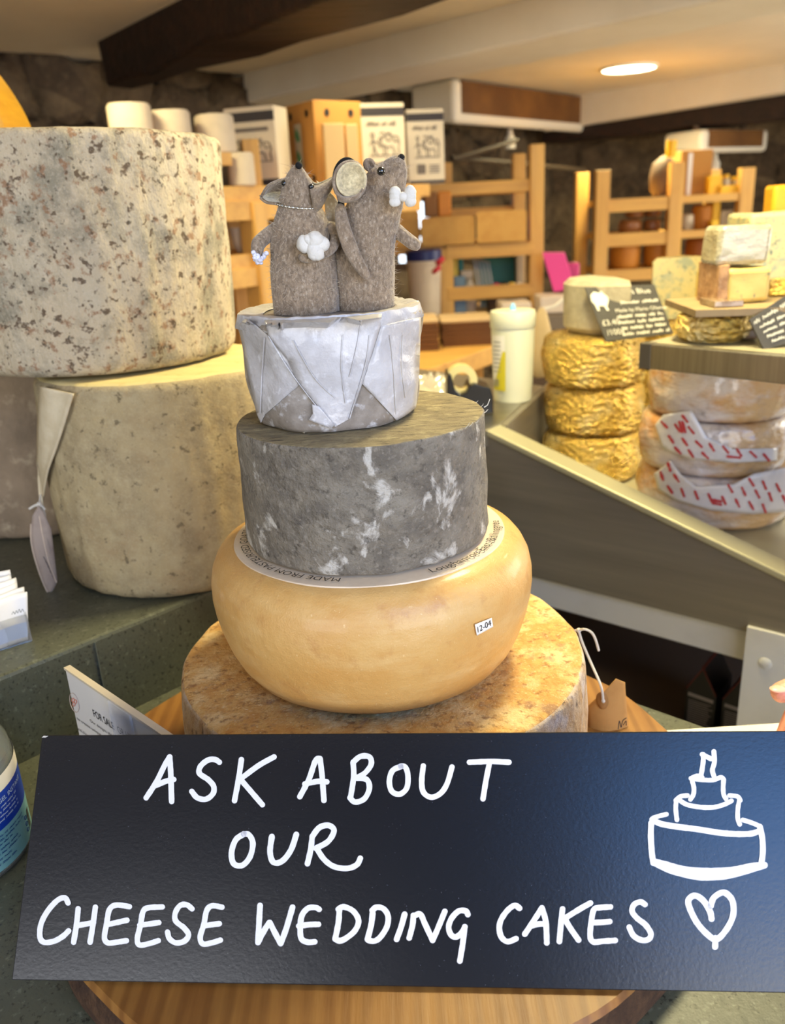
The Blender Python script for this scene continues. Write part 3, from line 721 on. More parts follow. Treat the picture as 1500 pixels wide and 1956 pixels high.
def mouse_rings(spec, Y, seg=40):
    """spec: (left px, right px, y left, y right, depth ratio, depth shift) from foot to nose"""
    C = []
    for xl, yl, xr, yr, dr, dy in spec:
        a = aty(xl, yl, Y+dy); b = aty(xr, yr, Y+dy); C.append((a, b, dr))
    rings = []
    for k, (a, b, dr) in enumerate(C):
        m = (a+b)/2; s = (b-a)/2
        m0 = (C[max(k-1, 0)][0]+C[max(k-1, 0)][1])/2; m1 = (C[min(k+1, len(C)-1)][0]+C[min(k+1, len(C)-1)][1])/2
        d = (m1-m0).normalized(); q = d.cross(s.normalized()).normalized()*(s.length*dr)
        rings.append([m+s*math.cos(2*PI*i/seg)+q*math.sin(2*PI*i/seg) for i in range(seg)])
    return rings
def smooth_spec(sp_, n):
    P = np.array(sp_, float); out = []
    for i in range(len(P)-1):
        p0 = P[max(i-1, 0)]; p1 = P[i]; p2 = P[i+1]; p3 = P[min(i+2, len(P)-1)]
        for k in range(n):
            t = k/n; out.append(tuple(.5*((2*p1)+(p2-p0)*t+(2*p0-5*p1+4*p2-p3)*t*t+(3*p1-p0-3*p2+p3)*t**3)))
    out.append(tuple(P[-1])); return out
def fuzz(name, body, parent, n, seed, lmin=.0014, lmax=.0042):
    r = random.Random(seed); me = body.data; pm = parent_matrix(body)
    polys = [p for p in me.polygons]; w = [p.area for p in polys]; g = G()
    for p in r.choices(polys, weights=w, k=n):
        vs = [me.vertices[i].co for i in p.vertices]; a = [r.random() for _ in vs]; s = sum(a)
        q = pm @ sum((v*(k/s) for v, k in zip(vs, a)), Vector()); nn = p.normal.copy()
        d = (nn+Vector((r.gauss(0, .6), r.gauss(0, .6), r.gauss(0, .6)))).normalized(); L = r.uniform(lmin, lmax)*(1 if r.random() < .85 else 1.9)
        b = Vector((r.gauss(0, 1), r.gauss(0, 1), r.gauss(0, 1)))*L*.35
        s_ = d.cross(Vector((r.gauss(0, 1), r.gauss(0, 1), r.gauss(0, 1)))).normalized()*.00009
        pts = [q-nn*.0003, q+d*L*.5+b*.3, q+d*L+b]
        v = [g.b.verts.new(x) for x in (pts[0]-s_, pts[0]+s_, pts[1]+s_*.8, pts[1]-s_*.8, pts[2])]
        g.b.faces.new((v[0], v[1], v[2], v[3])); g.b.faces.new((v[3], v[2], v[4]))
    o = obj(name, g, m_fuzz, parent, smooth=False); o['kind'] = 'stuff'; return o
def edge_sheet(g, top, bot, Y, bulge, nu=24, nv=10):
    T = catmull([(a, b, 0) for a, b in top], 8); B = catmull([(a, b, 0) for a, b in bot], 8)
    def smp(L, u): f = u*(len(L)-1); i = min(int(f), len(L)-2); return L[i].lerp(L[i+1], f-i)
    def fn(u, v):
        p = smp(T, u).lerp(smp(B, u), v); y = Y+bulge*math.sin(PI*v)*(.55+.45*math.sin(PI*min(u*1.1, 1)))
        return aty(p.x, p.y, y)
    g.sheet(fn, nu, nv)
def px_tube(g, pts, rpx, Y, seg=12, flat=1.0):
    P = []; Rr = []
    for q in pts:
        y = Y+(q[3] if len(q) > 3 else 0); P.append((q[0], q[1], y, q[2]))
    S = catmull([(a, b, 0) for a, b, y, r in P], 6); n = len(S)
    out = []; rr = []
    for i, s_ in enumerate(S):
        f = i/(n-1)*(len(P)-1); k = min(int(f), len(P)-2); t = f-k
        y = P[k][2]*(1-t)+P[k+1][2]*t; r = P[k][3]*(1-t)+P[k+1][3]*t
        out.append(aty(s_.x, s_.y, y)); rr.append(r*y*1.0/FPX)
    # round ends
    d0 = (out[0]-out[1]).normalized(); d1 = (out[-1]-out[-2]).normalized()
    out = [out[0]+d0*rr[0]*.7]+out+[out[-1]+d1*rr[-1]*.45, out[-1]+d1*rr[-1]*.75]; rr = [rr[0]*.5]+rr+[rr[-1]*.8, rr[-1]*.3]
    g.tube(out, rr, seg, flat)

# --- the bride: upright, nose in the air
fb = atz(586, 603, ZT4); YB = fb.y+.0185
bride = thing('felt_mouse', (fb.x, YB, ZT4), 'left felt mouse with silver necklace and white pompom bouquet', 'toy mouse', 'felt mice on top of the cheese stack')
spec = [(523, 594, 650, 594, .78, 0), (521, 575, 650, 575, .80, 0), (517, 535, 645, 535, .80, 0), (516, 495, 641, 495, .80, 0), (517, 462, 638, 462, .80, 0), (521, 430, 632, 432, .80, 0), (526, 408, 622, 410, .80, 0), (532, 390, 613, 394, .80, 0),
        (536, 372, 606, 376, .82, -.001), (540, 354, 600, 358, .84, -.003), (546, 336, 592, 340, .86, -.006), (554, 323, 583, 326, .9, -.009), (562, 316, 577, 318, .95, -.011), (567, 313, 573, 314, 1, -.012)]
g = G(); R_ = mouse_rings(smooth_spec(spec, 4), YB)
for p in R_[0]: p.z = ZT4+.0003
for r_ in R_[1:3]:
    for p in r_: p.z = max(p.z, ZT4+.0006)
g.loft(R_); g.jitter(.0007, 55, 5.0); body = obj('body', g, m_felt, bride, ang=80)
fuzz('loose_fibres', body, bride, 2600, 3)
yf = YB-.022
g = G(); g.ball(aty(571, 316, YB-.013), 6.2*YB/FPX, 16); obj('nose', g, m_nose, bride)
for x, y, dy in ((595, 357, -.009), (543, 350, -.006)):
    g = G(); g.ball(aty(x, y, YB+dy), 5.2*YB/FPX, 16); obj('eye', g, m_bead, bride)
g = G(); edge_sheet(g, [(552, 338), (530, 343), (510, 353), (498, 372)], [(548, 395), (526, 392), (508, 389), (496, 380)], YB-.004, .014); e1_ = obj('ear', g, m_felt, bride, solid=.0016)
g = G(); edge_sheet(g, [(551, 341), (531, 346), (513, 355), (502, 371)], [(547, 388), (526, 386), (511, 384), (501, 377)], YB-.0055, .0135); obj('inner_ear', g, m_feltin, e1_)
g = G(); edge_sheet(g, [(590, 352), (606, 353), (623, 346), (642, 335)], [(600, 406), (610, 402), (625, 380), (643, 344)], YB-.008, -.008); e2_ = obj('ear', g, m_felt, bride, solid=.0016)
g = G(); edge_sheet(g, [(570, 330), (590, 338), (606, 349), (641, 334)], [(590, 375), (604, 372), (622, 362), (643, 342)], YB-.004, .006); obj('inner_ear', g, m_feltin, e2_, solid=.001)
g = G(); px_tube(g, [(527, 438, 13, .002), (508, 452, 13, -.002), (494, 466, 13, -.006), (491, 482, 11, -.010)], 0, YB); arm = obj('arm', g, m_felt, bride, ang=80)
g = G()
for q in [(484, 482), (487, 492), (492, 500), (498, 501), (500, 494), (505, 488), (509, 484), (492, 490), (486, 486), (503, 491), (497, 497), (489, 497)]:
    g.ball(aty(q[0], q[1], YB-.014+rnd.uniform(-.003, .003)), 4.6*YB/FPX, 10, scale=(1, rnd.uniform(.7, 1.2), rnd.uniform(.8, 1.2)))
g.jitter(.0005, 600, 1.0); obj('lace_cuff', g, m_lace, arm)
g = G(); px_tube(g, [(634, 432, 10, -.004), (642, 452, 10, -.008), (634, 474, 9, -.016), (618, 486, 8, -.020)], 0, YB); obj('arm', g, m_felt, bride, ang=80)
g = G(); px_tube(g, [(600, 492, 8, -.016), (585, 494, 8, -.0215), (576, 491, 7, -.022)], 0, YB); obj('paw', g, m_felt, bride, ang=80)
# necklace of little links
g = G()
Rn = mouse_rings([spec[7]], YB, 72)[0]
ringN = mouse_rings([(529, 386, 615, 394, .86, 0), (529, 386, 615, 394, .86, 0)], YB, 72)
C_ = [(aty(529, 387, YB), aty(613, 395, YB))]
mN = (C_[0][0]+C_[0][1])/2; sN = (C_[0][1]-C_[0][0])/2
for i in range(64):
    a = 2*PI*i/64; p = mN+sN*math.cos(a)*1.0+Vector((0, 1, 0))*sN.length*.86*math.sin(a)+Vector((0, 0, -.0022))*max(0, -math.sin(a))
    g.ball(p, .0009, 8, scale=(1.3, .8, .8) if i % 2 else (.8, .8, 1.2))
obj('necklace', g, m_silver, bride)
for i, (x, y, r) in enumerate(((581, 466, 13.5), (602, 456, 15), (600, 478, 15), (614, 467, 14), (590, 458, 10), (608, 484, 11))):
    g = G(); g.ball(aty(x, y, YB-.0265+rnd.uniform(-.002, .002)), r*YB/FPX, 18, scale=(1, .95, rnd.uniform(.95, 1.15))); g.jitter(.0012, 130, i*3.3, octaves=3); obj('pompom', g, m_wool, bride)
# gauzy veil hanging behind the bride
m_veil = M('lace_veil', rgb(236, 230, 214), .8, layers=[('voro', 420, .25, .5, rgb(190, 170, 130), .6)], trans=.15)
g = G(); edge_sheet(g, [(604, 345), (618, 380), (622, 410), (624, 445), (632, 480)], [(636, 372), (648, 390), (650, 415), (648, 445), (648, 482)], YB+.006, .004, 24, 12); obj('veil', g, m_veil, bride, solid=.0005)

# --- the groom: leaning, head turned up to the right
fg = atz(700, 596, ZT4); YG = fg.y+.019
groom = thing('felt_mouse', (fg.x, YG, ZT4), 'right felt mouse with white bow tie and head tilted upward', 'toy mouse', 'felt mice on top of the cheese stack')
spec = [(648, 592, 754, 583, .78, 0), (645, 570, 755, 565, .82, 0), (642, 530, 754, 527, .82, 0), (640, 490, 754, 492, .82, 0), (641, 452, 757, 460, .82, 0), (648, 420, 762, 434, .80, -.001), (658, 396, 766, 412, .78, -.002),
        (672, 372, 771, 390, .76, -.003), (688, 352, 775, 366, .76, -.004), (700, 334, 777, 342, .78, -.006), (716, 320, 778, 325, .82, -.008), (737, 310, 776, 313, .9, -.010), (754, 303, 773, 308, 1, -.012), (762, 300, 770, 304, 1, -.012)]
g = G(); R_ = mouse_rings(smooth_spec(spec, 4), YG)
for p in R_[0]: p.z = ZT4+.0003
for r_ in R_[1:3]:
    for p in r_: p.z = max(p.z, ZT4+.0006)
g.loft(R_); g.jitter(.0007, 55, 15.0); body = obj('body', g, m_felt, groom, ang=80)
fuzz('loose_fibres', body, groom, 2600, 8)
g = G(); g.ball(aty(767, 301, YG-.0125), 6.2*YG/FPX, 16); obj('nose', g, m_nose, groom)
g = G(); g.ball(aty(728, 327, YG-.0245), 7.2*YG/FPX, 18); obj('eye', g, m_bead, groom)
g = G(); g.ball(aty(771, 330, YG+.006), 6*YG/FPX, 16); obj('eye', g, m_bead, groom)
def cup(g, cx, cy, rx, ry, Y, depth, tilt=0, ny=8, nt=44, rim=0.0, lean=0.0):
    cen = g.b.verts.new(aty(cx, cy, Y+depth)); prev = None
    for j in range(1, ny+1):
        rr = j/ny; ring = []
        for i in range(nt):
            a = 2*PI*i/nt; dx = rx*rr*math.cos(a); dy = ry*rr*math.sin(a); dx, dy = rot2((dx, dy), tilt)
            ring.append(g.b.verts.new(aty(cx+dx, cy+dy, Y+depth*(1-rr**2.2)+lean*dx/rx-rim*max(0, math.sin(a))*rr**3)))
        for i in range(nt):
            k = (i+1) % nt
            if prev is None: g.b.faces.new((cen, ring[i], ring[k]))
            else: g.b.faces.new((prev[i], ring[i], ring[k], prev[k]))
        prev = ring
g = G(); cup(g, 668, 346, 33.5, 41, YG-.024, .008, .1, rim=.006, lean=.004); e3_ = obj('ear', g, m_felt, groom, solid=.0018)
g = G(); cup(g, 671, 343, 29.5, 34, YG-.0262, .007, .1, rim=.003, lean=.003); obj('inner_ear', g, m_feltin, e3_, solid=.0008)
g = G(); edge_sheet(g, [(640, 364), (655, 374), (678, 372), (692, 360)], [(645, 384), (660, 388), (684, 380), (696, 362)], YG-.031, -.003); obj('ear_fold', g, m_felt, e3_, solid=.0014)
g = G(); cup(g, 706, 315, 12, 14, YG-.004, .004, -.4); obj('ear', g, m_felt, groom, solid=.0018)
g = G(); cup(g, 663, 342, 28, 42, YG-.012, .002, 0); obj('hat_brim', g, m_nose, groom, solid=.0015)
g = G(); px_tube(g, [(650, 396, 9, -.016), (655, 430, 13, -.021), (668, 470, 14, -.0225), (684, 502, 12, -.023), (700, 526, 8, -.0225)], 0, YG, 14, .62); obj('arm', g, m_felt, groom, ang=80)
g = G(); px_tube(g, [(757, 440, 13, 0), (772, 452, 12, -.003), (788, 464, 12, -.006), (796, 469, 10, -.007)], 0, YG); obj('arm', g, m_felt, groom, ang=80)
g = G(); px_tube(g, [(654, 392, 5, -.012), (650, 386, 5, -.013)], 0, YG, 8); obj('stitched_button', g, m_nose, groom)
bt = G()
for cx, cy, dx in ((757, 376, -1), (782, 375, 1)):
    for dy in (-9, 0, 9): bt.ball(aty(cx+dx*2, cy+dy, YG-.026), 10*YG/FPX, 12, scale=(1, .7, 1))
bt.ball(aty(770, 376, YG-.026), 9*YG/FPX, 12, scale=(1, .8, .9)); bt.jitter(.0007, 150, 2, octaves=3); obj('bow_tie', bt, m_wool, groom)

# ================================================================== LEFT: BIG CLOTHBOUND CHEESES
m_cloth1 = M('mottled_clothbound_rind', rgb(184, 168, 140), .9, layers=[('noise', 16, .42, .62, rgb(184, 172, 148), .8, 9), ('noise', (24, 24, 20), .46, .61, rgb(126, 120, 102), .85, 10), ('noise', 84, .57, .66, rgb(134, 96, 66), .8, 3), ('noise', 96, .60, .66, rgb(84, 66, 48), .9, 2), ('noise', 150, .60, .67, rgb(66, 60, 48), .7, 4), ('noise', 360, .5, .7, rgb(204, 190, 168), .4)],
            bump=[('noise', (70, 70, 36), .7, .006), ('noise', 420, .4, .002)])
m_cloth2 = M('pale_clothbound_rind', rgb(172, 154, 116), .9, layers=[('noise', 18, .40, .62, rgb(146, 130, 100), .85, 9), ('noise', 60, .46, .66, rgb(180, 164, 128), .7, 9), ('noise', (16, 16, 26), .54, .68, rgb(158, 134, 98), .65, 8), ('noise', 110, .585, .67, rgb(96, 84, 62), .8), ('noise', 420, .5, .7, rgb(190, 176, 142), .4)],
            bump=[('noise', 120, .5, .003), ('noise', 520, .4, .0014)])
m_cloth3 = M('brown_clothbound_rind', rgb(150, 130, 106), .9, layers=[('noise', 14, .4, .68, rgb(112, 96, 76), .85), ('noise', 46, .55, .7, rgb(190, 172, 142), .7)], bump=[('noise', 60, .5, .005)])
def big_cheese(name, c, r0, r1, z0, h, mat, label, seed, tilt=0.0, bulge=.003, wr=.002, top=None):
    t = thing(name, (c[0], c[1], z0), label, 'cheese')
    g = G(); g.lathe(wheel_prof(r0, r1, h, .010, .014, bulge, 22), (c[0], c[1], z0), 140)
    for v in g.b.verts:
        d = Vector((v.co.x-c[0], v.co.y-c[1], 0)); L = d.length
        if L < 1e-5: continue
        a = math.atan2(d.y, d.x); z = (v.co.z-z0)/h
        k = wr*mnoise.noise(Vector((math.cos(a)*9, math.sin(a)*9, z*2.2+seed)))+wr*.6*mnoise.noise(Vector((math.cos(a)*26, math.sin(a)*26, z*5+seed)))
        k += wr*1.2*mnoise.noise(Vector((math.cos(a)*60, math.sin(a)*60, seed)))*max(0, z-.72)/.28
        v.co += d/L*k*(L/r1); v.co.z += .0016*mnoise.noise(Vector((v.co.x*30, v.co.y*30, seed)))*(z > .5)
        v.co.x += tilt*(v.co.z-z0); v.co.z -= tilt*(v.co.x-c[0])*(.9 if z > .5 else .9)
    if tilt:
        m = min(v.co.z for v in g.b.verts)
        for v in g.b.verts: v.co.z += z0-m
    o = obj('rind', g, [mat, top or mat], t)
    if top:
        for p in o.data.polygons:
            if p.normal.z > .8: p.material_index = 1
    return t
m_yellowtop = M('pale_cloth_top', rgb(214, 196, 140), .9, layers=[('noise', (8, 40, 20), .4, .7, rgb(196, 176, 118), .8), ('noise', 60, .58, .72, rgb(176, 142, 84), .5)], bump=[('noise', 80, .4, .003)])
cl = (-.247, .915)
low = big_cheese('clothbound_cheese', cl, .131, .130, ZS, .228, m_cloth2, 'lower big pale clothbound cheese with cloth flap and hanging tag', 1.0, .0, .004, .0018, m_yellowtop)
cu_ = (-.318, .955)
upc = big_cheese('clothbound_cheese', cu_, .147, .150, ZS+.2295, .224, m_cloth1, 'upper big mottled clothbound cheese with brown mould spots', 5.0, .022, .002, .0030)
cb_ = (-.475, 1.12)
bkc = big_cheese('clothbound_cheese', cb_, .135, .132, ZS, .235, m_cloth3, 'brown clothbound cheese behind the two big stacked ones at far left', 9.0, 0, .004, .003)
# cloth flap and swing tag on the lower cheese
m_flap = M('cotton_flap', rgb(206, 192, 162), .9, layers=[('noise', 60, .4, .7, rgb(186, 168, 134), .7)], bump=[('noise', (200, 200, 60), .4, .001)])
rl = .1325
def onlow(x, y, off=0.0):
    p = oncyl(x, y, cl, rl+off); return p
g = G(); 
L1 = [(78, 738), (74, 800), (73, 860), (72, 920), (76, 968)]; L2 = [(142, 752), (124, 812), (108, 860), (92, 905), (82, 968)]
T = catmull([(a, b, 0) for a, b in L1], 8); B = catmull([(a, b, 0) for a, b in L2], 8)
Yl = .90
def flapf(u, v):
    f = u*(len(T)-1); i = min(int(f), len(T)-2); p = T[i].lerp(T[i+1], f-i); q = B[i].lerp(B[i+1], f-i); s_ = p.lerp(q, v)
    return onlow(s_.x, s_.y, .0035+.003*math.sin(v*PI*2)*(1-u)+.006*u*u)
g.sheet(flapf, 30, 8); obj('cloth_flap', g, m_flap, low, solid=.0016)
sw = thing('swing_tag', aty(85, 1137, .80), 'grey brown swing tag hanging on string from the lower pale cheese', 'tag')
m_swing = M('purple_grey_card', rgb(150, 134, 122), .6, layers=[('noise', 40, .45, .65, rgb(122, 106, 100), .7), ('noise', (300, 300, 8), .62, .7, rgb(92, 80, 76), .5)])
m_swedge = M('card_edge', rgb(196, 176, 156), .7)
def swp(x, y): return aty(x, y, .835-.00008*(y-1000)+.00012*(x-85))
g = G(); g.drape([(62, 985), (74, 965), (84, 978), (98, 1010), (104, 1060), (110, 1110), (96, 1139), (80, 1105), (66, 1062), (59, 1020)], swp, 2); obj('card', g, m_swing, sw, solid=.0012)
g = G()
for pts in ([(60, 1000), (60, 1030), (67, 1065), (81, 1107), (95, 1138)], [(76, 985), (84, 1030), (96, 1080), (109, 1112)]):
    g.tube([swp(q.x, q.y)+Vector((0, -.0012, 0)) for q in catmull([(a, b, 0) for a, b in pts], 6)], .0007, 6)
obj('card_edge', g, m_swedge, sw)
g = G()
for k in range(5):
    g.tube([swp(84+k*4, 1062+k*9)+Vector((0, -.0014, 0)), swp(97+k*2.4, 1086+k*5)+Vector((0, -.0014, 0))], .0004, 5)
obj('print_lines', g, M('tag_print', rgb(78, 68, 66), .7), sw)
g = G(); g.tube([aty(q.x, q.y, .842) for q in catmull([(77, 962, 0), (72, 980, 0), (76, 996, 0), (84, 1000, 0), (86, 985, 0), (78, 964, 0)], 6)], .0012, 6)
g.tube([aty(q.x, q.y, .840) for q in catmull([(56, 972, 0), (66, 966, 0), (76, 964, 0), (86, 974, 0)], 6)], .0014, 6); g.ball(aty(75, 964, .841), .0032, 10)
g.tube([aty(75, 964, .841), aty(77, 950, .850), aty(78, 940, .862)], .0012, 6)
obj('string', g, m_string, sw)
# yellow waxed wheel standing on edge on the brown cheese
m_ywax = M('amber_wax', rgb(212, 156, 34), .5, layers=[('noise', (8, 8, 60), .4, .7, rgb(186, 128, 20), .8), ('noise', 50, .55, .75, rgb(226, 178, 66), .6)], bump=[('noise', (30, 30, 160), .3, .003)])
pr = aty(41, 250, 1.14); g = G(); rW = .205; zc = ZS+.236+rW
g.lathe([(0, -.05), (rW*.5, -.05), (rW-.012, -.05), (rW-.003, -.044), (rW, -.03), (rW, .03), (rW-.003, .044), (rW-.012, .05), (rW*.5, .05), (0, .05)], (pr.x-rW+.006, 1.14, zc), 96, ax=(0, 1, 0)); g.jitter(.002, 12, 2.0)
tag(obj('waxed_cheese', g, m_ywax), 'amber yellow cheese wheel standing on edge at the left picture border', 'cheese')

# ================================================================== LEFT FRONT: LEAFLETS, ACRYLIC SIGN, GEL
m_leaf = M('leaflet_paper', rgb(228, 224, 218), .55, layers=[('noise', 40, .45, .7, rgb(212, 212, 220), .5)])
m_leafb = M('leaflet_blue_edge', rgb(190, 202, 226), .5)
m_acr = M('clear_acrylic', rgb(240, 240, 238), .05, trans=.92, ior=1.3)
hd = thing('leaflet_holder', atz(20, 1243, ZS), 'small clear leaflet box on the green ledge at the left border', 'leaflet holder')
hb = [atz(62, 1224, ZS+.0005), atz(-60, 1262, ZS+.0005)]
dirx = (hb[1]-hb[0]).normalized(); ndir = Vector((-dirx.y, dirx.x, 0)); ndir = ndir if ndir.y > 0 else -ndir
def hp(a, b, z): return hb[0]+dirx*a+ndir*b+Vector((0, 0, z))
Lh = (hb[1]-hb[0]).length
g = G()
for (a0, a1, b0, b1, z0, z1) in ((0, Lh, 0, .0015, 0, .028), (0, Lh, .038, .0395, 0, .05), (0, .0015, .0015, .038, 0, .03), (Lh-.0015, Lh, .0015, .038, 0, .03), (0.0015, Lh-.0015, .0015, .038, 0, .0012)):
    g.hexa([hp(a0, b0, z0), hp(a1, b0, z0), hp(a1, b1, z0), hp(a0, b1, z0)], [hp(a0, b0, z1), hp(a1, b0, z1), hp(a1, b1, z1), hp(a0, b1, z1)])
obj('box', g, m_acr, hd, smooth=False)
LFL = ['front leaflet in the clear box on the ledge', 'second leaflet from the front in the clear box', 'third leaflet from the front in the clear box', 'fourth leaflet from the front in the clear box', 'fifth leaflet from the front in the clear box', 'rearmost leaflet in the clear box on the ledge']
for k in range(6):
    t = thing('leaflet', hp(.03, .004+.0055*k, .002), LFL[k], 'leaflet', 'leaflets in the clear box')
    b0 = .0030+.0055*k; a0 = .0035+rnd.uniform(-.001, .003); wv = .009-.0012*k+rnd.uniform(-.002, .002); zz = .046+.0032*k+rnd.uniform(-.001, .001)
    g = G()
    def lf(u, v, b0=b0, a0=a0, zz=zz, wv=wv): return hp(a0-wv*v+u*(Lh-.012), b0+.0035*v*v*(1+.5*math.sin(u*5+k))+.0012*math.sin(u*7+k), .0018+v*zz)
    g.sheet(lf, 16, 8); lo_ = obj('paper', g, m_leaf, t, solid=.0016)
    g = G()
    scribble(g, lambda x, y: lf(.32-x/100, .62+y/100)-ndir*.0018, 0, 26, 0, 7, 1.0, k)
    obj('print', g, M('leaflet_print', rgb(92, 88, 62), .7), t, smooth=False)
    g = G(); g.sheet(lambda u, v: lf(.02+u*.96, .08+v*.32)-ndir*.0019, 8, 2); obj('blue_band', g, m_leafb, t, smooth=False)

# acrylic FOR SALE sign
A_ = atz(128, 1262, 1.0); 
za0 = ZW+.0008
TL_ = aty(129, 1275, .572); TR_ = aty(308, 1397, .500)
hor = Vector((TR_.x-TL_.x, TR_.y-TL_.y, 0)); 
# top edge is level: choose the far end so that it is
best = None
for i in range(200):
    Yq = .36+.25*i/200; q = aty(308, 1397, Yq)
    if best is None or abs(q.z-TL_.z) < best[0]: best = (abs(q.z-TL_.z), q)
TR_ = best[1]; hor = (TR_-TL_); hor.z = 0; wA = hor.length; hor.normalize(); pn = Vector((hor.y, -hor.x, 0))
if pn.y > 0: pn = -pn
m_pocket = M('thin_pocket', rgb(226, 228, 236), .1, alpha=.22, spec=.6)
m_card = M('printed_card', rgb(214, 210, 206), .4, coat=.4)
sg = thing('acrylic_sign', Vector((TL_.x+hor.x*.05, TL_.y+hor.y*.05, za0)), 'white card in a clear acrylic stand half behind the long dark sign', 'sign')
HA = TL_.z-za0; back = -pn*.028
def ap(a, d, off=0.0):                                  # a along the card, d down from its top edge
    k = d/HA; return TL_+hor*a-Vector((0, 0, d))+back*(1-k)*0+pn*off
g = G(); g.hexa([ap(0, HA, .0018), ap(wA*1.1, HA, .0018), ap(wA*1.1, HA, -.0018), ap(0, HA, -.0018)], [ap(0, 0, .0018), ap(wA*1.1, 0, .0018), ap(wA*1.1, 0, -.0018), ap(0, 0, -.0018)]); obj('card', g, m_card, sg, smooth=False)
g = G(); g.hexa([ap(-.001, .0012, .0026), ap(wA*1.1, .0012, .0026), ap(wA*1.1, .0012, -.0026), ap(-.001, .0012, -.0026)], [ap(-.001, -.0008, .0026), ap(wA*1.1, -.0008, .0026), ap(wA*1.1, -.0008, -.0026), ap(-.001, -.0008, -.0026)]); obj('top_edge', g, M('acrylic_edge', rgb(206, 192, 168), .2, spec=.7), sg, smooth=False)
g = G(); a_ = wA*.52; g.hexa([ap(a_, HA, .0044), ap(a_+.03, HA, .0044), ap(a_+.03, HA, .0026), ap(a_, HA, .0026)], [ap(a_, .0, .0044), ap(a_+.03, .0, .0044), ap(a_+.03, .0, .0026), ap(a_, .0, .0026)]); obj('clear_pocket', g, m_pocket, sg, smooth=False)
def onA(x, y, off=.0022): return onplane(x, y, TL_, (pn.x, pn.y, 0))+pn*off
def Aline(g, s, x0, y0, x1, y1, hx, hy, grow=1.0):
    """a line of print from (x0,y0) to (x1,y1) in the photo, letter height vector (hx,hy)"""
    V, Fc = text2d(s, 1.0); w = max(v[0] for v in V)
    vs = [g.b.verts.new(onA(x0+(x1-x0)*a/w-hx*b/.73, y0+(y1-y0)*a/w-hy*b/.73)) for a, b in V]
    for f in Fc:
        try: g.b.faces.new([vs[i] for i in f])
        except ValueError: pass
g = G()
Aline(g, 'FOR SALE', 184, 1366, 224, 1392, 4, 15); Aline(g, 'OR HIRE', 231, 1397, 266, 1419, 4, 15)
Aline(g, 'Our designs allow you', 177, 1376, 236, 1416, 1.6, 6); Aline(g, 'to create unique cakes', 152, 1372, 216, 1416, 1.6, 6); Aline(g, 'and choose cheeses', 153, 1391, 200, 1424, 1.6, 6)
obj('print', g, m_ink, sg, smooth=False)
g = G(); g.tube([onA(147+8.5*math.cos(t_)+.15*17*math.sin(t_), 1340+18*math.sin(t_)+3*math.cos(t_)) for t_ in [2*PI*i/40 for i in range(41)]], .0003, 5)
obj('round_emblem', g, M('emblem_line', rgb(190, 172, 160), .6), sg)
g = G()
for dx, dy in ((-2.5, -4), (2, -1), (-1, 4)):
    g.tube([onA(147+dx+2.4*math.cos(t_), 1339+dy+3.6*math.sin(t_)) for t_ in [2*PI*i/16 for i in range(17)]], .00035, 5)
obj('emblem_knot', g, M('emblem_red', rgb(204, 132, 110), .6), sg)

# gel bottle
gb = thing('gel_bottle', (0, 0, 0), 'clear hand gel tub with blue label at the lower left corner', 'bottle')
gc = Vector((-.3560, .530, 0)); rG = .0545; gb.location = (gc.x, gc.y, ZC)
m_gel = M('clear_plastic', rgb(230, 236, 234), .06, trans=.9, ior=1.33)
m_gelliq = M('clear_gel', rgb(206, 214, 212), .15, trans=.7, ior=1.34)
hG = .125
g = G(); g.lathe([(0, .0), (rG-.003, 0), (rG, .003), (rG, .077), (rG-.002, .092), (rG-.008, .106), (rG-.018, .116), (.020, .122), (.020, .1205), (rG-.019, .114), (rG-.010, .104), (rG-.004, .091), (rG-.002, .077), (rG-.002, .004), (0, .003)], (gc.x, gc.y, ZC), 72); obj('tub', g, m_gel, gb)
g = G(); g.lathe([(0, .0035), (rG-.0025, .0035), (rG-.0028, .086), (0, .086)], (gc.x, gc.y, ZC), 64); obj('gel', g, m_gelliq, gb)
def lathe_part(g, c, prof, z0, seg=72): g.lathe(prof, (c[0], c[1], z0), seg)
g = G(); g.lathe([(rG+.0006, .068), (rG+.0004, .080)], (gc.x, gc.y, ZC), 72); obj('white_label_band', g, M('label_white', rgb(232, 226, 214), .5), gb)
m_lblue = M('label_blue', rgb(14, 60, 168), .4); m_lteal = M('label_teal', rgb(120, 176, 184), .4, layers=[('noise', 30, .45, .7, rgb(150, 196, 200), .6)])
g = G(); g.lathe([(rG+.0006, .039), (rG+.0006, .068)], (gc.x, gc.y, ZC), 72); obj('blue_label_band', g, m_lblue, gb)
g = G(); g.lathe([(rG+.0006, .007), (rG+.0006, .039)], (gc.x, gc.y, ZC), 72); obj('teal_label_band', g, m_lteal, gb)
def ongel(s, z): a = math.atan2(-.530, .3560)+(s+.034)/rG; return Vector((gc.x+(rG+.0011)*math.cos(a), gc.y+(rG+.0011)*math.sin(a), ZC+z))
def glines(g, items):
    for s, size, s0, z in items: put_text(g, s, size, lambda x, y: ongel(s0+x, z+y))
g = G(); glines(g, [('GEL INSTANT', .0052, .000, .0600), ]);
for i_, z_ in enumerate((.0560, .0525, .0490, .0455)): scribble(g, lambda x, y: ongel(x/1000, y/1000), -12, 21, z_*1000, 1.5, .35, i_)
obj('white_print', g, M('label_print_white', rgb(190, 214, 236), .5), gb, smooth=False)
g = G()
for i_, (z_, e_) in enumerate(((.0345, 24), (.0312, 22), (.0280, 6), (.024, 12), (.0205, 14), (.0165, 4), (.0125, 6))): scribble(g, lambda x, y: ongel(x/1000, y/1000), -24, e_, z_*1000, 1.5, .38, 20+i_)
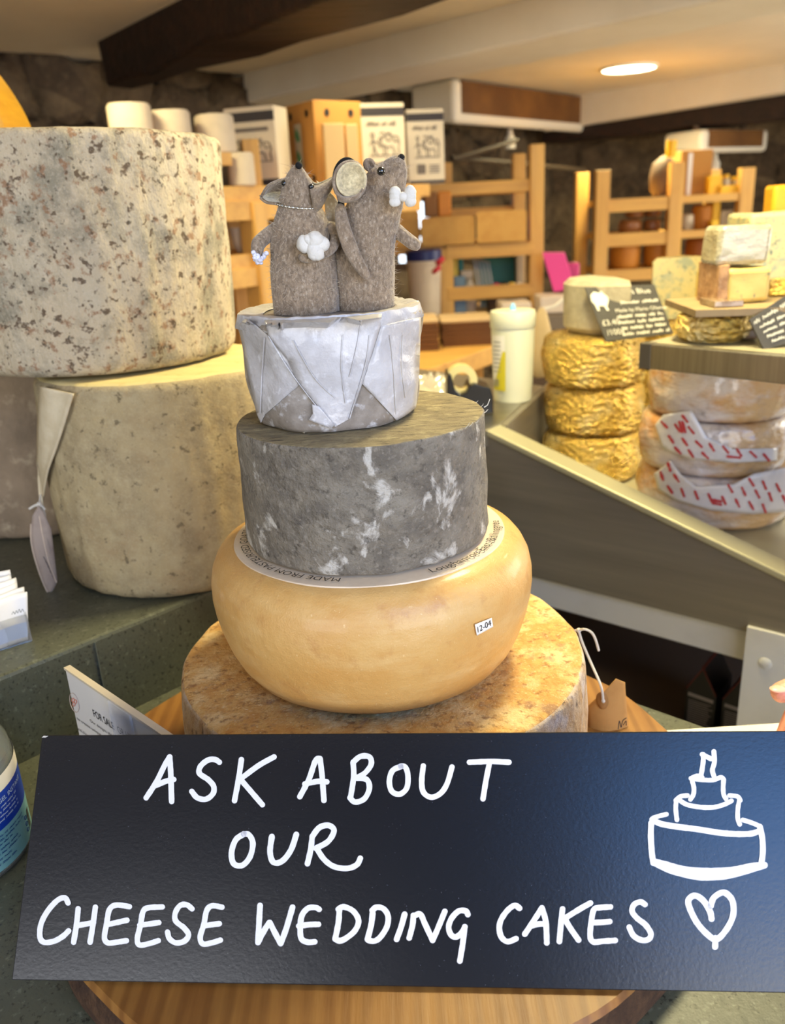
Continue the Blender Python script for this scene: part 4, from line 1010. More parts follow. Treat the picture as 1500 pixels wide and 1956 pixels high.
for z in (.016, .0215, .027):
    a0 = [ongel(.0255+.0017*math.cos(t_), z+.0017*math.sin(t_)) for t_ in [2*PI*i/20 for i in range(21)]]; g.tube(a0, .0003, 5)
obj('blue_print', g, M('label_print_blue', rgb(20, 66, 130), .5), gb, smooth=False)
g = G()
for k in range(12):
    z = .0135+k*.0014; a = [ongel(.0295, z), ongel(.0355, z), ongel(.0355, z+.0007*(1+k % 2*.4)), ongel(.0295, z+.0007*(1+k % 2*.4))]; g.poly(a)
obj('barcode', g, M('barcode_ink', rgb(70, 48, 40), .6), gb, smooth=False)

# ================================================================== RIGHT: STEEL CHEESE COUNTER
ZB = .848
A0 = atz(1010, 1100, ZB); B0 = atz(1500, 1225, ZB); du = (B0-A0); du.z = 0; du.normalize(); dn = Vector((-du.y, du.x, 0)); dn = dn if dn.y > 0 else -dn
def onpan(x, y, off=0.0): return onplane(x, y, A0+dn*off, (dn.x, dn.y, 0))
R0 = onpan(932, 832); R1 = onpan(1500, 1110); dr = (R1-R0).normalized(); R1 = R0+dr*((R1-R0).length+.16)
dc = thing('cheese_counter', (A0.x+.3, A0.y+.3, 0), 'stainless steel serve-over cheese counter at the right with sloping rim', 'counter')
def dz(p, z): return Vector((p.x, p.y, z))
g = G(); th = dn*.018
g.hexa([dz(R0, ZB), dz(R1, ZB), dz(R1+th, ZB), dz(R0+th, ZB)], [R0, R1, R1+th, R0+th]); obj('front_panel', g, m_panel, dc, smooth=False)
g = G(); rw = dn*.036; o_ = -dn*.004; hh = Vector((0, 0, .010))
g.hexa([R0+o_, R1+o_, R1+rw, R0+rw], [R0+o_+hh, R1+o_+hh, R1+rw+hh, R0+rw+hh]); obj('rim', g, M('satin_steel', rgb(176, 170, 140), .5, .6), dc, bevel=.002, smooth=False)
ZT = R0.z+.010
g = G(); wl = -du*.62
ZD = .934
wn = Vector((.40, .917, 0))                              # the inner edge of the well
cW = [R0+o_, R0+wl+o_, R0+wl+dn*.40, R0+dn*.036+wn*.30, R0+dn*.036]
g.prism([(p.x, p.y) for p in cW], ZT-.03, ZT); obj('worktop', g, m_steel, dc, bevel=.003, smooth=False)
g = G(); g.prism([(p.x, p.y) for p in (R0, R0+wl, R0+wl+dn*.02, R0+dn*.02)], ZB, ZT-.03); obj('worktop_apron', g, m_panel, dc, smooth=False)
g = G(); g.prism([(p.x, p.y) for p in (R0+dn*.0365, R0+dn*.0365+wn*.60, R0+dn*.0365+wn*.60+du*.012, R0+dn*.0365+du*.012)], ZD, ZT-.001); obj('well_side', g, m_panel, dc, smooth=False)
g = G(); g.prism([(p.x, p.y) for p in (R0+dn*.019+du*.03, R0+dn*.0365+wn*.60, R1+dn*.8, R1+dn*.019)], ZD-.02, ZD); obj('well_floor', g, M('well_floor', rgb(172, 166, 140), .4, .3), dc, smooth=False)
g = G(); g.prism([(p.x, p.y) for p in (R0+wl+dn*.012, R1+dn*.012, R1+dn*.04, R0+wl+dn*.04)], ZB-.05, ZB); obj('white_rail', g, m_wpaint, dc, smooth=False)
pq = onpan(1428, 1215); 
pa_ = Vector((pq.x, pq.y, 0))
g = G(); g.prism([(p.x, p.y) for p in (pa_-dn*.006, pa_+du*.22-dn*.006, pa_+du*.22+dn*.03, pa_+dn*.03)], 0, ZB+.010); obj('white_post', g, m_wpaint, dc, smooth=False)
g = G(); sc_ = onpan(1462, 1268, -.0065); g.lathe([(0, .0015), (.006, .0012), (.0085, 0), (.0085, -.002)], sc_, 24, ax=-dn); obj('screw_cap', g, m_wpaint, dc)
g = G(); g.prism([(p.x, p.y) for p in (R0+wl+dn*.36, R1+dn*.36, R1+dn*.37, R0+wl+dn*.37)], 0, ZD-.021); obj('back_board', g, m_dkin, dc, smooth=False)
g = G(); g.prism([(p.x, p.y) for p in (R0+wl+dn*.05, R1+dn*.05, R1+dn*.358, R0+wl+dn*.358)], .58, .60); obj('low_shelf', g, m_dkin, dc, smooth=False)
g = G(); g.prism([(p.x, p.y) for p in (R0+wl+dn*.05, R1+dn*.05, R1+dn*.358, R0+wl+dn*.358)], 0, .05); obj('plinth', g, m_dkin, dc, smooth=False)
# black gable-top cartons under the counter
m_carton = M('black_carton', rgb(22, 19, 20), .4)
m_cred = M('carton_red_edge', rgb(96, 30, 22), .5)
m_cprint = M('carton_print', rgb(150, 142, 146), .5)
CL = ['black gable-top carton under the steel counter, beside the dark opening', 'black gable-top carton under the steel counter, next to the white post']
for k, (xc, ye) in enumerate(((1340, 1322), (1411, 1344))):
    p = onpan(xc, ye, .10+.0*k); ex_ = du; ey_ = dn; zt = p.z; w = .046; d = .075; z0 = .60
    t = thing('drink_carton', (p.x+dn.x*d/2, p.y+dn.y*d/2, z0), CL[k], 'carton', 'black cartons under the steel counter')
    c0 = Vector((p.x, p.y, 0))
    def cp(a, b, z): return c0+ex_*(a*w/2)+ey_*(b*d)+Vector((0, 0, z))
    g = G(); ap_ = zt+.042
    v = [g.b.verts.new(q) for q in (cp(-1, 0, z0), cp(1, 0, z0), cp(1, 1, z0), cp(-1, 1, z0), cp(-1, 0, zt), cp(1, 0, zt), cp(1, 1, zt), cp(-1, 1, zt), cp(0, 0, ap_), cp(0, 1, ap_))]
    for f in ((3, 2, 1, 0), (0, 1, 5, 8, 4), (1, 2, 6, 5), (2, 3, 7, 9, 6), (3, 0, 4, 7), (4, 8, 9, 7), (5, 6, 9, 8)): g.b.faces.new([v[i] for i in f])
    obj('body', g, m_carton, t, smooth=False)
    g = G(); g.tube([cp(-1, -.01, zt), cp(0, -.01, ap_)], .0012, 6); g.tube([cp(0, -.01, ap_), cp(1, -.01, zt)], .0012, 6); g.tube([cp(0, 0, ap_+.001), cp(0, 1, ap_+.001)], .0025, 6); obj('red_edges', g, m_cred, t)
    g = G()
    g.hexa([cp(-.85, -.012, zt-.012), cp(.85, -.012, zt-.014), cp(.85, -.003, zt-.014), cp(-.85, -.003, zt-.012)], [cp(-.85, -.012, zt-.006), cp(.85, -.012, zt-.008), cp(.85, -.003, zt-.008), cp(-.85, -.003, zt-.006)])
    for r_ in range(11):
        z = zt-.020-r_*.0038; L_ = rnd.uniform(.5, .85)
        g.hexa([cp(-.8, -.012, z), cp(L_, -.012, z), cp(L_, -.003, z), cp(-.8, -.003, z)], [cp(-.8, -.012, z+.0009), cp(L_, -.012, z+.0009), cp(L_, -.003, z+.0009), cp(-.8, -.003, z+.0009)])
    obj('print', g, m_cprint, t, smooth=False)
# white chopping board lying on the low counter, with a hand resting on it
wb = [atz(1246, 1395, ZC+.012), atz(1600, 1372, ZC+.012)]
g = G(); dwx = (wb[1]-wb[0]); dwx.z = 0; dwx.normalize(); dwy = Vector((dwx.y, -dwx.x, 0))
dwy = dwy if dwy.y < 0 else -dwy
q = [wb[0], wb[0]+dwx*.42, wb[0]+dwx*.42+dwy*.20, wb[0]+dwy*.20]
g.prism([(p.x, p.y) for p in q], ZC+.0005, ZC+.012); tag(obj('chopping_board', g, M('white_plastic', rgb(232, 228, 214), .45), bevel=.002, smooth=False), 'white board lying on the low counter behind the right end of the sign', 'board')

# ---- wheels in the well
m_gold = M('gold_foil', rgb(226, 194, 104), .25, .92, layers=[('noise', 40, .4, .7, rgb(202, 164, 72), .7), ('noise', 24, .52, .66, rgb(232, 216, 164), .8)], bump=[('noise', 110, 1.0, .009), ('noise', 260, .9, .004), ('voro', 130, .8, .006)])
m_wrapw = M('film_wrapped_rind', rgb(196, 160, 112), .22, layers=[('noise', 12, .40, .62, rgb(178, 118, 62), .85), ('noise', (9, 9, 18), .46, .62, rgb(206, 196, 190), .9), ('noise', 20, .60, .72, rgb(140, 128, 120), .7)], bump=[('noise', (26, 26, 50), .8, .010), ('noise', 90, .5, .004)], coat=.6, spec=.6)
m_wpapr = M('red_printed_paper', rgb(204, 198, 194), .35, layers=[('noise', 30, .45, .7, rgb(178, 172, 170), .6)], bump=[('noise', 60, .4, .004)], coat=.4)
m_redink = M('red_print', rgb(176, 54, 56), .5)
def crinkled(name, c, r, z0, h, mat, label, group, seed, amp=.0022):
    t = thing(name, (c[0], c[1], z0), label, 'cheese', group)
    g = G(); g.lathe(wheel_prof(r-.004, r-.003, h, .012, .012, .004, 14), (c[0], c[1], z0), 110)
    g.b.normal_update()
    for v in g.b.verts:
        p = v.co*26+Vector((seed*3, 0, 0)); a = mnoise.noise(p)+.7*mnoise.noise(p*2.3)+.4*abs(mnoise.noise(p*4.7))
        dx = v.normal.copy(); dx.z *= .15; v.co += dx*a*amp
    obj('wrapper', g, mat, t, ang=28); return t
WR = .087; WHH = .0842; ZD0 = ZD+.0005
gcx = aty(1130, 800, 1.44)
GL = ['top gold foil wheel of the front stack, under the slate sign', 'middle gold foil wheel of the front stack in the counter', 'bottom gold foil wheel of the front stack, partly behind the rim']
for k in range(3):
    crinkled('foil_cheese', (gcx.x+(-.001, .004, .002)[k], 1.44+(.0, .004, 0)[k]), WR, ZD0+WHH*(2-k), WHH-.0008, m_gold, GL[k], 'gold foil wheels in the steel counter', 2+k*5.0)
gb2 = aty(1286, 760, 1.55)
GL2 = ['top gold foil wheel of the rear stack behind the front gold stack', 'middle gold foil wheel of the rear stack behind the front gold stack', 'bottom gold foil wheel of the rear stack behind the front gold stack']
for k in range(3):
    crinkled('foil_cheese', (gb2.x, 1.555), .084, ZD0+WHH*(2-k), WHH-.0008, m_gold, GL2[k], 'gold foil wheels in the steel counter', 31+k*5.0)
WY = 1.228; wc = aty(1366, 800, WY)
WL = ['top film-wrapped wheel under the steel bar, greyish and without paper', 'middle film-wrapped wheel with red printed white paper on its left', 'bottom film-wrapped wheel wearing a broad red printed white paper']
WH = []
for k in range(3):
    t = crinkled('wrapped_cheese', (wc.x+(.004, -.002, .006)[k], WY), (.104, .109, .115)[k], ZD0+.0792*(2-k), .0785, m_wrapw, WL[k], 'film wrapped wheels in the steel counter', 60+k*4.0, .0026); WH.append(t)
def paper_patch(t, c, r, poly, marks, parent):
    f = lambda x, y, o=.0035: oncyl(x, y, c, r, o)
    g = G(); g.drape(poly, f, 3); pp = obj('printed_paper', g, m_wpapr, parent, solid=.0006)
    g = G()
    for x, y, l, a in marks:
        pen(g, [(x, y), (x+l*math.cos(a)*.5, y+l*math.sin(a)*.5), (x+l*math.cos(a), y+l*math.sin(a))], 5, lambda X, Y: f(X, Y, .0052), .5)
    obj('red_print', g, m_redink, pp, smooth=False)
def marks(poly, n, seed, ang):
    r = random.Random(seed); out = []; xs = [p[0] for p in poly]; ys = [p[1] for p in poly]
    def inside(x, y):
        c = False
        for i in range(len(poly)):
            (x0, y0), (x1, y1) = poly[i], poly[i-1]
            if (y0 > y) != (y1 > y) and x < (x1-x0)*(y-y0)/(y1-y0)+x0: c = not c
        return c
    gx = 26
    for i in range(int((max(xs)-min(xs))/gx)+2):
        for j in range(int((max(ys)-min(ys))/22)+2):
            x = min(xs)+i*gx+(j % 2)*12; y = min(ys)+j*22+i*5
            if inside(x, y) and inside(x+9, y+12): out.append((x, y, 15, ang+r.uniform(-.15, .15)))
    return out
P1_ = [(1252, 812), (1268, 792), (1322, 784), (1352, 836), (1400, 858), (1486, 856), (1484, 880), (1400, 884), (1320, 876), (1268, 858)]
paper_patch(None, (wc.x-.002, WY), .111, P1_, marks(P1_, 10, 1, .9)+[(1298, 806, 20, 1.3), (1304, 806, 20, 1.3), (1390, 872, 24, .1)], WH[1])
P2_ = [(1250, 905), (1282, 880), (1300, 905), (1330, 930), (1400, 925), (1440, 905), (1520, 890), (1520, 976), (1440, 982), (1360, 975), (1290, 955), (1258, 935)]
paper_patch(None, (wc.x+.006, WY), .118, P2_, marks(P2_, 10, 2, 1.1)+[(1362, 955, 16, .2), (1362, 961, 16, .2)], WH[2])
# ---- upper glass-and-steel shelf above the wheels
b0_ = aty(1229, 678, 1.116); b1_ = aty(1500, 713, .972); b1_.z = b0_.z; bd = (b1_-b0_).normalized(); b1_ = b0_+bd*.28
bn = Vector((-bd.y, bd.x, 0)); bn = bn if bn.y > 0 else -bn
us = thing('display_shelf', (b0_.x, b0_.y, b0_.z), 'steel edged display shelf running above the wrapped wheels', 'shelf')
g = G(); g.beam(b0_, b1_, .016, .033); obj('steel_bar', g, m_steel, us, bevel=.0015, smooth=False)
g = G(); e_ = bd*.016; g.beam(b0_-bd*.001, b0_+e_, .0172, .0342); obj('end_cap', g, M('dark_cap', rgb(86, 80, 70), .5, .4), us, bevel=.001, smooth=False)
ZU = b0_.z+.0165
g = G(); pl4 = [b0_+bn*.009, b1_+bn*.009, b1_+bn*.42, b0_+bn*.42]
g.prism([(p.x, p.y) for p in pl4], ZU-.012, ZU-.0005); obj('shelf_plate', g, M('grey_plate', rgb(150, 142, 116), .4), us, smooth=False)
g = G()
for f in (.03, .38):
    p = b0_.lerp(b1_, .95)+bn*f; g.box((p.x, p.y, (ZD+ZU-.012)/2), (.02, .02, ZU-.012-ZD))
obj('rear_legs', g, m_steel, us, smooth=False)

# ---- cheeses and slates on the gold stack and the display shelf
ZG = ZD0+WHH*3+.0012
m_slate = M('chalk_slate', rgb(60, 56, 50), .6, layers=[('noise', 40, .4, .7, rgb(74, 70, 62), .6)])
m_chalkw = M('chalk_writing', rgb(226, 222, 204), .8)
def slate(name, quad, Y, label, lines, pic=None, tilt=0.0):
    """quad: pixel corners tl tr br bl on a leaning plane through distance Y"""
    n = Vector((-.10, -1, .45)).normalized(); P0 = aty(sum(q[0] for q in quad)/4, sum(q[1] for q in quad)/4, Y)
    if tilt: n = Vector((tilt, -1, .45)).normalized()
    f = lambda x, y, o=0.0: onplane(x, y, P0, n)+n*o
    low_ = min((f(*q) for q in quad), key=lambda p: p.z)
    t = thing(name, low_, label, 'sign', 'chalked slates among the cheeses')
    g = G(); g.hexa([f(*q, -.003) for q in quad], [f(*q, 0) for q in quad]); obj('slate', g, m_slate, t, smooth=False)
    g = G(); tl, tr, br, bl = [Vector((q[0], q[1])) for q in quad]
    def uv(u, v): return (tl*(1-u)+tr*u)*(1-v)+(bl*(1-u)+br*u)*v
    for s, u0, v0, h in lines:
        def ff(x, y):
            q = uv(u0+x/1.0, v0-y*1.25); return f(q.x, q.y, .0012)
        if s is None: scribble(g, lambda x, y: ff(x/100, y/100), 0, (.97-u0)*100, 0, h*70, 1.2, int(u0*1000+v0*100)); continue
        V, Fc = text2d(s, h/.73)
        vs = [g.b.verts.new(ff(a, b)) for a, b in V]
        for fc in Fc:
            try: g.b.faces.new([vs[i] for i in fc])
            except ValueError: pass
    obj('chalk_writing', g, m_chalkw, t, smooth=False)
    if pic:
        g = G(); g.poly([f(*q, .0012) for q in pic]); obj('sheep_drawing', g, m_chalkw, t, smooth=False)
    return t
slate('slate_sign', [(1117, 549), (1250, 543), (1287, 637), (1158, 652)], 1.372, 'dark chalked slate with a white sheep drawing on the gold wheels',
      [('Leeds Blue', .40, .17, .085), (None, .42, .35, .06), ('Made by Mario Olianas', .30, .50, .058), (None, .29, .61, .058), (None, .29, .72, .058), (None, .29, .83, .058), (None, .28, .94, .058), ('\u00a33.40', .04, .72, .085), ('/100g', .06, .90, .085)],
      [(1128, 564), (1134, 558), (1146, 560), (1150, 552), (1156, 551), (1162, 558), (1160, 566), (1163, 574), (1160, 586), (1164, 593), (1160, 594), (1154, 585), (1144, 585), (1146, 594), (1142, 594), (1136, 582), (1130, 576)])
m_rindg = M('grey_ewe_rind', rgb(178, 168, 140), .9, layers=[('noise', 40, .4, .68, rgb(150, 140, 114), .8), ('noise', 90, .58, .72, rgb(196, 186, 160), .6)], bump=[('noise', 120, .5, .003)])
ew = aty(1180, 600, 1.60)
def half_wheel(name, c, r, h, z0, ang, mat, cutmat, label, group=None, frac=PI, upright=False, cat='cheese'):
    """a sector of a wheel: rind outside, cut faces inside"""
    t = thing(name, (c[0], c[1], z0), label, cat, group)
    n = 28; pts = [(0, 0)]+[(r*math.cos(frac*i/n), r*math.sin(frac*i/n)) for i in range(n+1)]
    pts = [rot2(p, ang) for p in pts]
    g = G()
    def prof2(k, zz): return [(c[0]+p[0]*k, c[1]+p[1]*k, zz) for p in pts]
    e = min(.008, h*.1)
    g.loft([[Vector(q) for q in prof2(1-e/r, z0)], [Vector(q) for q in prof2(1, z0+e)], [Vector(q) for q in prof2(1, z0+h-e)], [Vector(q) for q in prof2(1-e/r, z0+h)]])
    g.jitter(.0012, 40, 3.3)
    o = obj('paste', g, [cutmat, mat], t, ang=35)
    m1 = Vector((math.cos(ang+frac/2), math.sin(ang+frac/2)))
    for p in o.data.polygons:
        cc = p.center; 
        if Vector((cc.x, cc.y)).length > r*.93 or abs(p.normal.z) > .8: p.material_index = 1
    return t
m_paste_ew = M('pale_ewe_paste', rgb(202, 190, 158), .7)
half_wheel('ewe_cheese', (aty(1152, 640, 1.44).x+.024, 1.465), .086, aty(1130, 537, 1.42).z-ZG, ZG+.0008, rad(110), m_rindg, m_paste_ew, 'grey rinded half cheese behind the sheep slate on the gold wheels', frac=PI*.9)
m_blue = M('blue_veined_paste', rgb(196, 184, 134), .55, layers=[('noise', 60, .50, .62, rgb(136, 150, 136), .75, 5), ('noise', 120, .58, .66, rgb(80, 100, 96), .9, 4), ('noise', 20, .5, .7, rgb(206, 190, 128), .5)], bump=[('noise', 90, .3, .002)])
m_bluey = M('yellow_blue_paste', rgb(208, 180, 100), .5, layers=[('noise', 90, .60, .68, rgb(96, 112, 90), .85, 4), ('noise', 24, .45, .7, rgb(198, 162, 76), .6)], bump=[('noise', 90, .3, .002)])
m_brownrind = M('brown_blue_rind', rgb(186, 146, 104), .85, layers=[('noise', 50, .4, .68, rgb(132, 92, 60), .85), ('noise', 90, .58, .72, rgb(222, 204, 176), .6)], bump=[('noise', 90, .6, .004)])
m_goldcut = m_gold
g0 = aty(1242, 604, 1.535); g1 = aty(1340, 604, 1.535)
half_wheel('blue_cheese', ((g0.x+g1.x)/2+.002, 1.535), (g1.x-g0.x)/2*1.02, aty(1290, 492, 1.535).z-ZG, ZG+.0005, 0.0, m_gold, m_blue, 'tall half of pale blue-veined cheese with gold foil rind', frac=PI)
g0 = aty(1334, 604, 1.505); g1 = aty(1370, 604, 1.505)
g = G(); hb_ = aty(1352, 518, 1.505).z-ZG; g.box(((g0.x+g1.x)/2+.004, 1.525, ZG+.0008+hb_/2+.0003), (g1.x-g0.x, .04, hb_), .1)
t = thing('blue_cheese', ((g0.x+g1.x)/2, 1.525, ZG), 'slim wedge of yellow blue cheese beside the tall pale half', 'cheese'); obj('paste', g, m_bluey, t, bevel=.004)
# gold wrapped half wheel under the wooden board
GHY = 1.112; gh0 = aty(1290, 640, GHY); gh1 = aty(1432, 640, GHY)
t = crinkled('foil_cheese', ((gh0.x+gh1.x)/2, GHY), (gh1.x-gh0.x)/2*1.02, ZU, aty(1360, 606, GHY-.05).z-ZU, m_gold, 'gold foil wheel on the display shelf, under the wooden tray', 'gold foil wheels in the steel counter', 90, .0016)
ZR = aty(1360, 606, GHY-.05).z
t = thing('wooden_tray', ((gh0.x+gh1.x)/2+.05, GHY, ZR+.0015), 'thin wooden tray lying across the foil wheel on the display shelf', 'tray')
g = G(); ta = atz(1308, 604, ZR+.0055); tb_ = atz(1560, 578, ZR+.0055)
q = [Vector((gh0.x+.006, GHY-.052, 0)), Vector((gh1.x+.17, GHY-.10, 0)), Vector((gh1.x+.19, GHY+.095, 0)), Vector((gh0.x+.012, GHY+.085, 0))]
g.prism([(p.x, p.y) for p in q], ZR+.0015, ZR+.010); obj('board', g, M('grey_wood', rgb(150, 128, 92), .6, layers=[('noise', (6, 60, 6), .4, .7, rgb(120, 98, 66), .7)]), t, smooth=False)
ZQ = ZR+.0105
# pieces on the tray
def block(name, x0, x1, ytop, Y, depth, mat, label, z0, rz=0.0, amp=.0012, bev=.006, cat='cheese', group=None, part='paste', mats=None, shear=0.0):
    a = aty(x0, 500, Y); b = aty(x1, 500, Y); h = max(aty((x0+x1)/2, ytop, Y).z-z0, .004)
    t = thing(name, ((a.x+b.x)/2, Y+depth/2, z0), label, cat, group)
    g = G(); v = g.box(((a.x+b.x)/2, Y+depth/2, z0+h/2), (b.x-a.x, depth, h), rz)
    if shear:
        for w_ in v[4:]: w_.co.x += shear
    bmesh.ops.subdivide_edges(g.b, edges=g.b.edges[:], cuts=5, use_grid_fill=True); g.jitter(amp, 40, x0*.1)
    for w_ in g.b.verts: w_.co.z = max(w_.co.z, z0)
    obj(part, g, mat, t, bevel=bev); return t
m_film = M('cling_film_block', rgb(168, 158, 124), .14, layers=[('noise', 20, .45, .65, rgb(176, 170, 146), .8), ('noise', 40, .58, .7, rgb(216, 208, 192), .7)], bump=[('noise', (30, 30, 60), .8, .008), ('noise', 110, .5, .003)], coat=.8, spec=.7)
m_brownfilm = M('brown_film', rgb(128, 102, 74), .15, layers=[('noise', 40, .45, .65, rgb(170, 150, 122), .7)], bump=[('noise', 80, .8, .006)], coat=.8)
block('wrapped_wedge', 1372, 1428, 574, 1.070, .05, m_brownfilm, 'flat dark film-wrapped piece on the wooden tray', ZQ, part='wrapper')
by = block('blue_cheese', 1392, 1478, 512, 1.098, .07, m_bluey, 'golden blue cheese piece with brown rind on the wooden tray', ZQ, amp=.0024)
g = G(); a = aty(1374, 540, 1.094); b = aty(1394, 540, 1.094); hz = aty(1385, 506, 1.098).z
v = g.box(((a.x+b.x)/2, 1.132, (ZQ+hz)/2), (b.x-a.x, .072, hz-ZQ)); bmesh.ops.subdivide_edges(g.b, edges=g.b.edges[:], cuts=5, use_grid_fill=True); g.jitter(.003, 34, 4)
for w_ in g.b.verts: w_.co.z = max(w_.co.z, ZQ)
obj('rind', g, m_brownrind, by, bevel=.004)
ztop = aty(1430, 511, 1.098).z
block('wrapped_wedge', 1368, 1468, 430, 1.104, .062, m_film, 'clear film-wrapped pale wedge lying on the golden blue cheese', ztop+.003, part='wrapper', shear=.004)
big = block('blue_cheese', 1432, 1560, 405, 1.30, .09, m_blue, 'large greyish blue-veined block at the right edge behind the film wedge', ZU, amp=.003, shear=-.004)
block('orange_cheese', 1466, 1560, 352, 1.40, .04, M('orange_paste', rgb(226, 160, 30), .5, layers=[('noise', 50, .62, .7, rgb(120, 90, 40), .6, 4)]), 'bright orange cheese block at the right picture edge', ZU, amp=.001, bev=.012)
block('foil_wedge', 1480, 1520, 533, 1.15, .03, m_gold, 'gold foil wedge at the right edge beside the golden blue cheese', ZQ, part='wrapper')
slate('slate_sign', [(1432, 610), (1500, 565), (1560, 640), (1460, 668)], 1.035, 'dark chalked slate at the right edge beneath the wooden tray', [(None, .05, .20, .10), (None, .12, .38, .08), (None, .14, .54, .08), (None, .16, .70, .08), (None, .2, .86, .08)], tilt=-.05)
block('wrapped_wedge', 1434, 1462, 606, 1.09, .05, m_brownfilm, 'film-wrapped piece beside the foil wheel on the display shelf', ZU, part='wrapper')

# ---- on the steel worktop
m_cream = M('cream_plastic', rgb(204, 204, 176), .35)
bp_ = atz(982, 772, ZT); Yb = bp_.y+.038; bx = aty(980, 700, Yb).x
t = thing('spray_canister', (bx, Yb, ZT), 'tall cream white canister on the steel worktop beside the tape dispenser', 'canister')
rb = .0375; hb2 = aty(980, 597, Yb-.03).z-ZT
g = G(); g.lathe([(0, 0), (rb*.86, 0), (rb*.88, .004), (rb*.93, hb2*.3), (rb*.985, hb2*.74), (rb*.99, hb2*.815), (0, hb2*.815)], (bx, Yb, ZT+.0004), 60); obj('body', g, m_cream, t)
g = G(); g.lathe([(rb*1.01, hb2*.82), (rb*1.03, hb2*.83), (rb*1.04, hb2*.97), (rb*1.0, hb2), (rb*.9, hb2+.001), (0, hb2+.001)], (bx, Yb, ZT), 60); lid = obj('lid', g, m_cream, t)
g = G(); g.lathe([(.006, hb2), (.005, hb2+.006), (.002, hb2+.012), (0, hb2+.013)], (bx, Yb, ZT), 20); obj('blue_tip', g, M('blue_tip', rgb(120, 178, 214), .4), lid)
def oncan(x, y, o): return oncyl(x, y, (bx, Yb), rb*.97, o)
g = G(); g.drape([(940, 640), (964, 642), (966, 746), (944, 742)], lambda x, y: oncan(x, y, .0014), 3); lb_ = obj('side_label', g, M('canister_label', rgb(216, 212, 196), .5), t)
g = G(); g.drape([(960, 672), (966, 672), (966, 748), (944, 744), (944, 738), (960, 741)], lambda x, y: oncan(x, y, .0022), 3); obj('yellow_border', g, M('olive_yellow', rgb(190, 176, 40), .5), lb_)
g = G()
for k in range(7): g.drape([(942.5+k*1.6, 724), (943.4+k*1.6, 724), (943.6+k*1.6, 738), (942.8+k*1.6, 738)], lambda x, y: oncan(x, y, .0028), 0)
for k in range(8): g.drape([(943, 652+k*8), (956, 653+k*8), (956, 655+k*8), (943, 654+k*8)], lambda x, y: oncan(x, y, .0028), 0)
obj('label_print', g, M('grey_print', rgb(140, 136, 124), .6), lb_, smooth=False)
# tape dispenser
td = atz(905, 790, ZT); Yd = td.y
t = thing('tape_dispenser', (td.x, Yd, ZT), 'black tape dispenser behind the grey cheese on the steel worktop', 'dispenser')
a = aty(852, 760, Yd+.02); b = aty(938, 760, Yd+.02); wd = b.x-a.x; hd_ = aty(890, 708, Yd+.02).z-ZT
g = G(); prof_ = [(0, 0), (1, 0), (1, .42), (.94, .62), (.62, .74), (.50, .72), (.42, .55), (.28, .50), (.18, .62), (.10, 1.0), (.02, 1.0), (0, .6)]
vb = [(a.x+u*wd, Yd-.012, ZT+.0005+v*hd_) for u, v in prof_]; vt = [(x, Yd+.045, z) for x, y, z in vb]
g.hexa(vb, vt); obj('body', g, M('black_plastic', rgb(22, 21, 20), .3), t, bevel=.002, smooth=False)
g = G(); g.lathe([(.014, -.011), (.026, -.011), (.026, .011), (.014, .011), (.014, -.011)], (a.x+wd*.34, Yd+.016, ZT+hd_*.80), 40, ax=(0, 1, 0)); obj('tape_roll', g, M('clear_tape', rgb(206, 190, 130), .15, spec=.8), t)
# crumpled film lying behind the dispenser
g = G(); fcx = atz(815, 762, ZT)
def filmf(u, v):
    x = fcx.x-.05+.12*u; y = fcx.y+.01+.08*v; k = math.sin(PI*u)*math.sin(PI*v)
    return Vector((x, y, ZT+.001+.045*k*(.6+.5*mnoise.noise(Vector((u*7, v*7, 2))))+.01*k*mnoise.noise(Vector((u*18, v*18, 5)))))
g.sheet(filmf, 30, 24); tag(obj('crumpled_film', g, M('clear_film', rgb(190, 180, 160), .1, spec=.9, coat=1)), 'crumpled clear film on the steel worktop left of the tape dispenser', 'film')
# bag hanging behind the canister with a white cord
t = thing('cloth_bag', aty(1030, 690, 1.95), 'pale cloth bag hanging on a white cord behind the canister', 'bag')
g = G(); bgc = aty(1034, 650, 1.95)
g.lathe([(0, -.085), (.022, -.083), (.032, -.06), (.030, -.02), (.022, .03), (.012, .062), (.006, .074), (0, .075)], bgc, 28); g.jitter(.004, 30, 3); obj('body', g, M('linen', rgb(196, 172, 132), .85, bump=[('noise', 90, .4, .003)]), t)
g = G(); g.tube([bgc+Vector((0, 0, .07)), aty(1060, 585, 2.0), aty(1100, 553, 2.08)], .0035, 8); obj('cord', g, m_string, t)
g = G(); pz = aty(1100, 553, 2.08); g.box((pz.x+.02, pz.y+.02, pz.z/2), (.03, .03, pz.z)); tag(obj('rail_post', g, m_steel, smooth=False), 'thin steel post behind the ewe cheese holding the white cord', 'post')

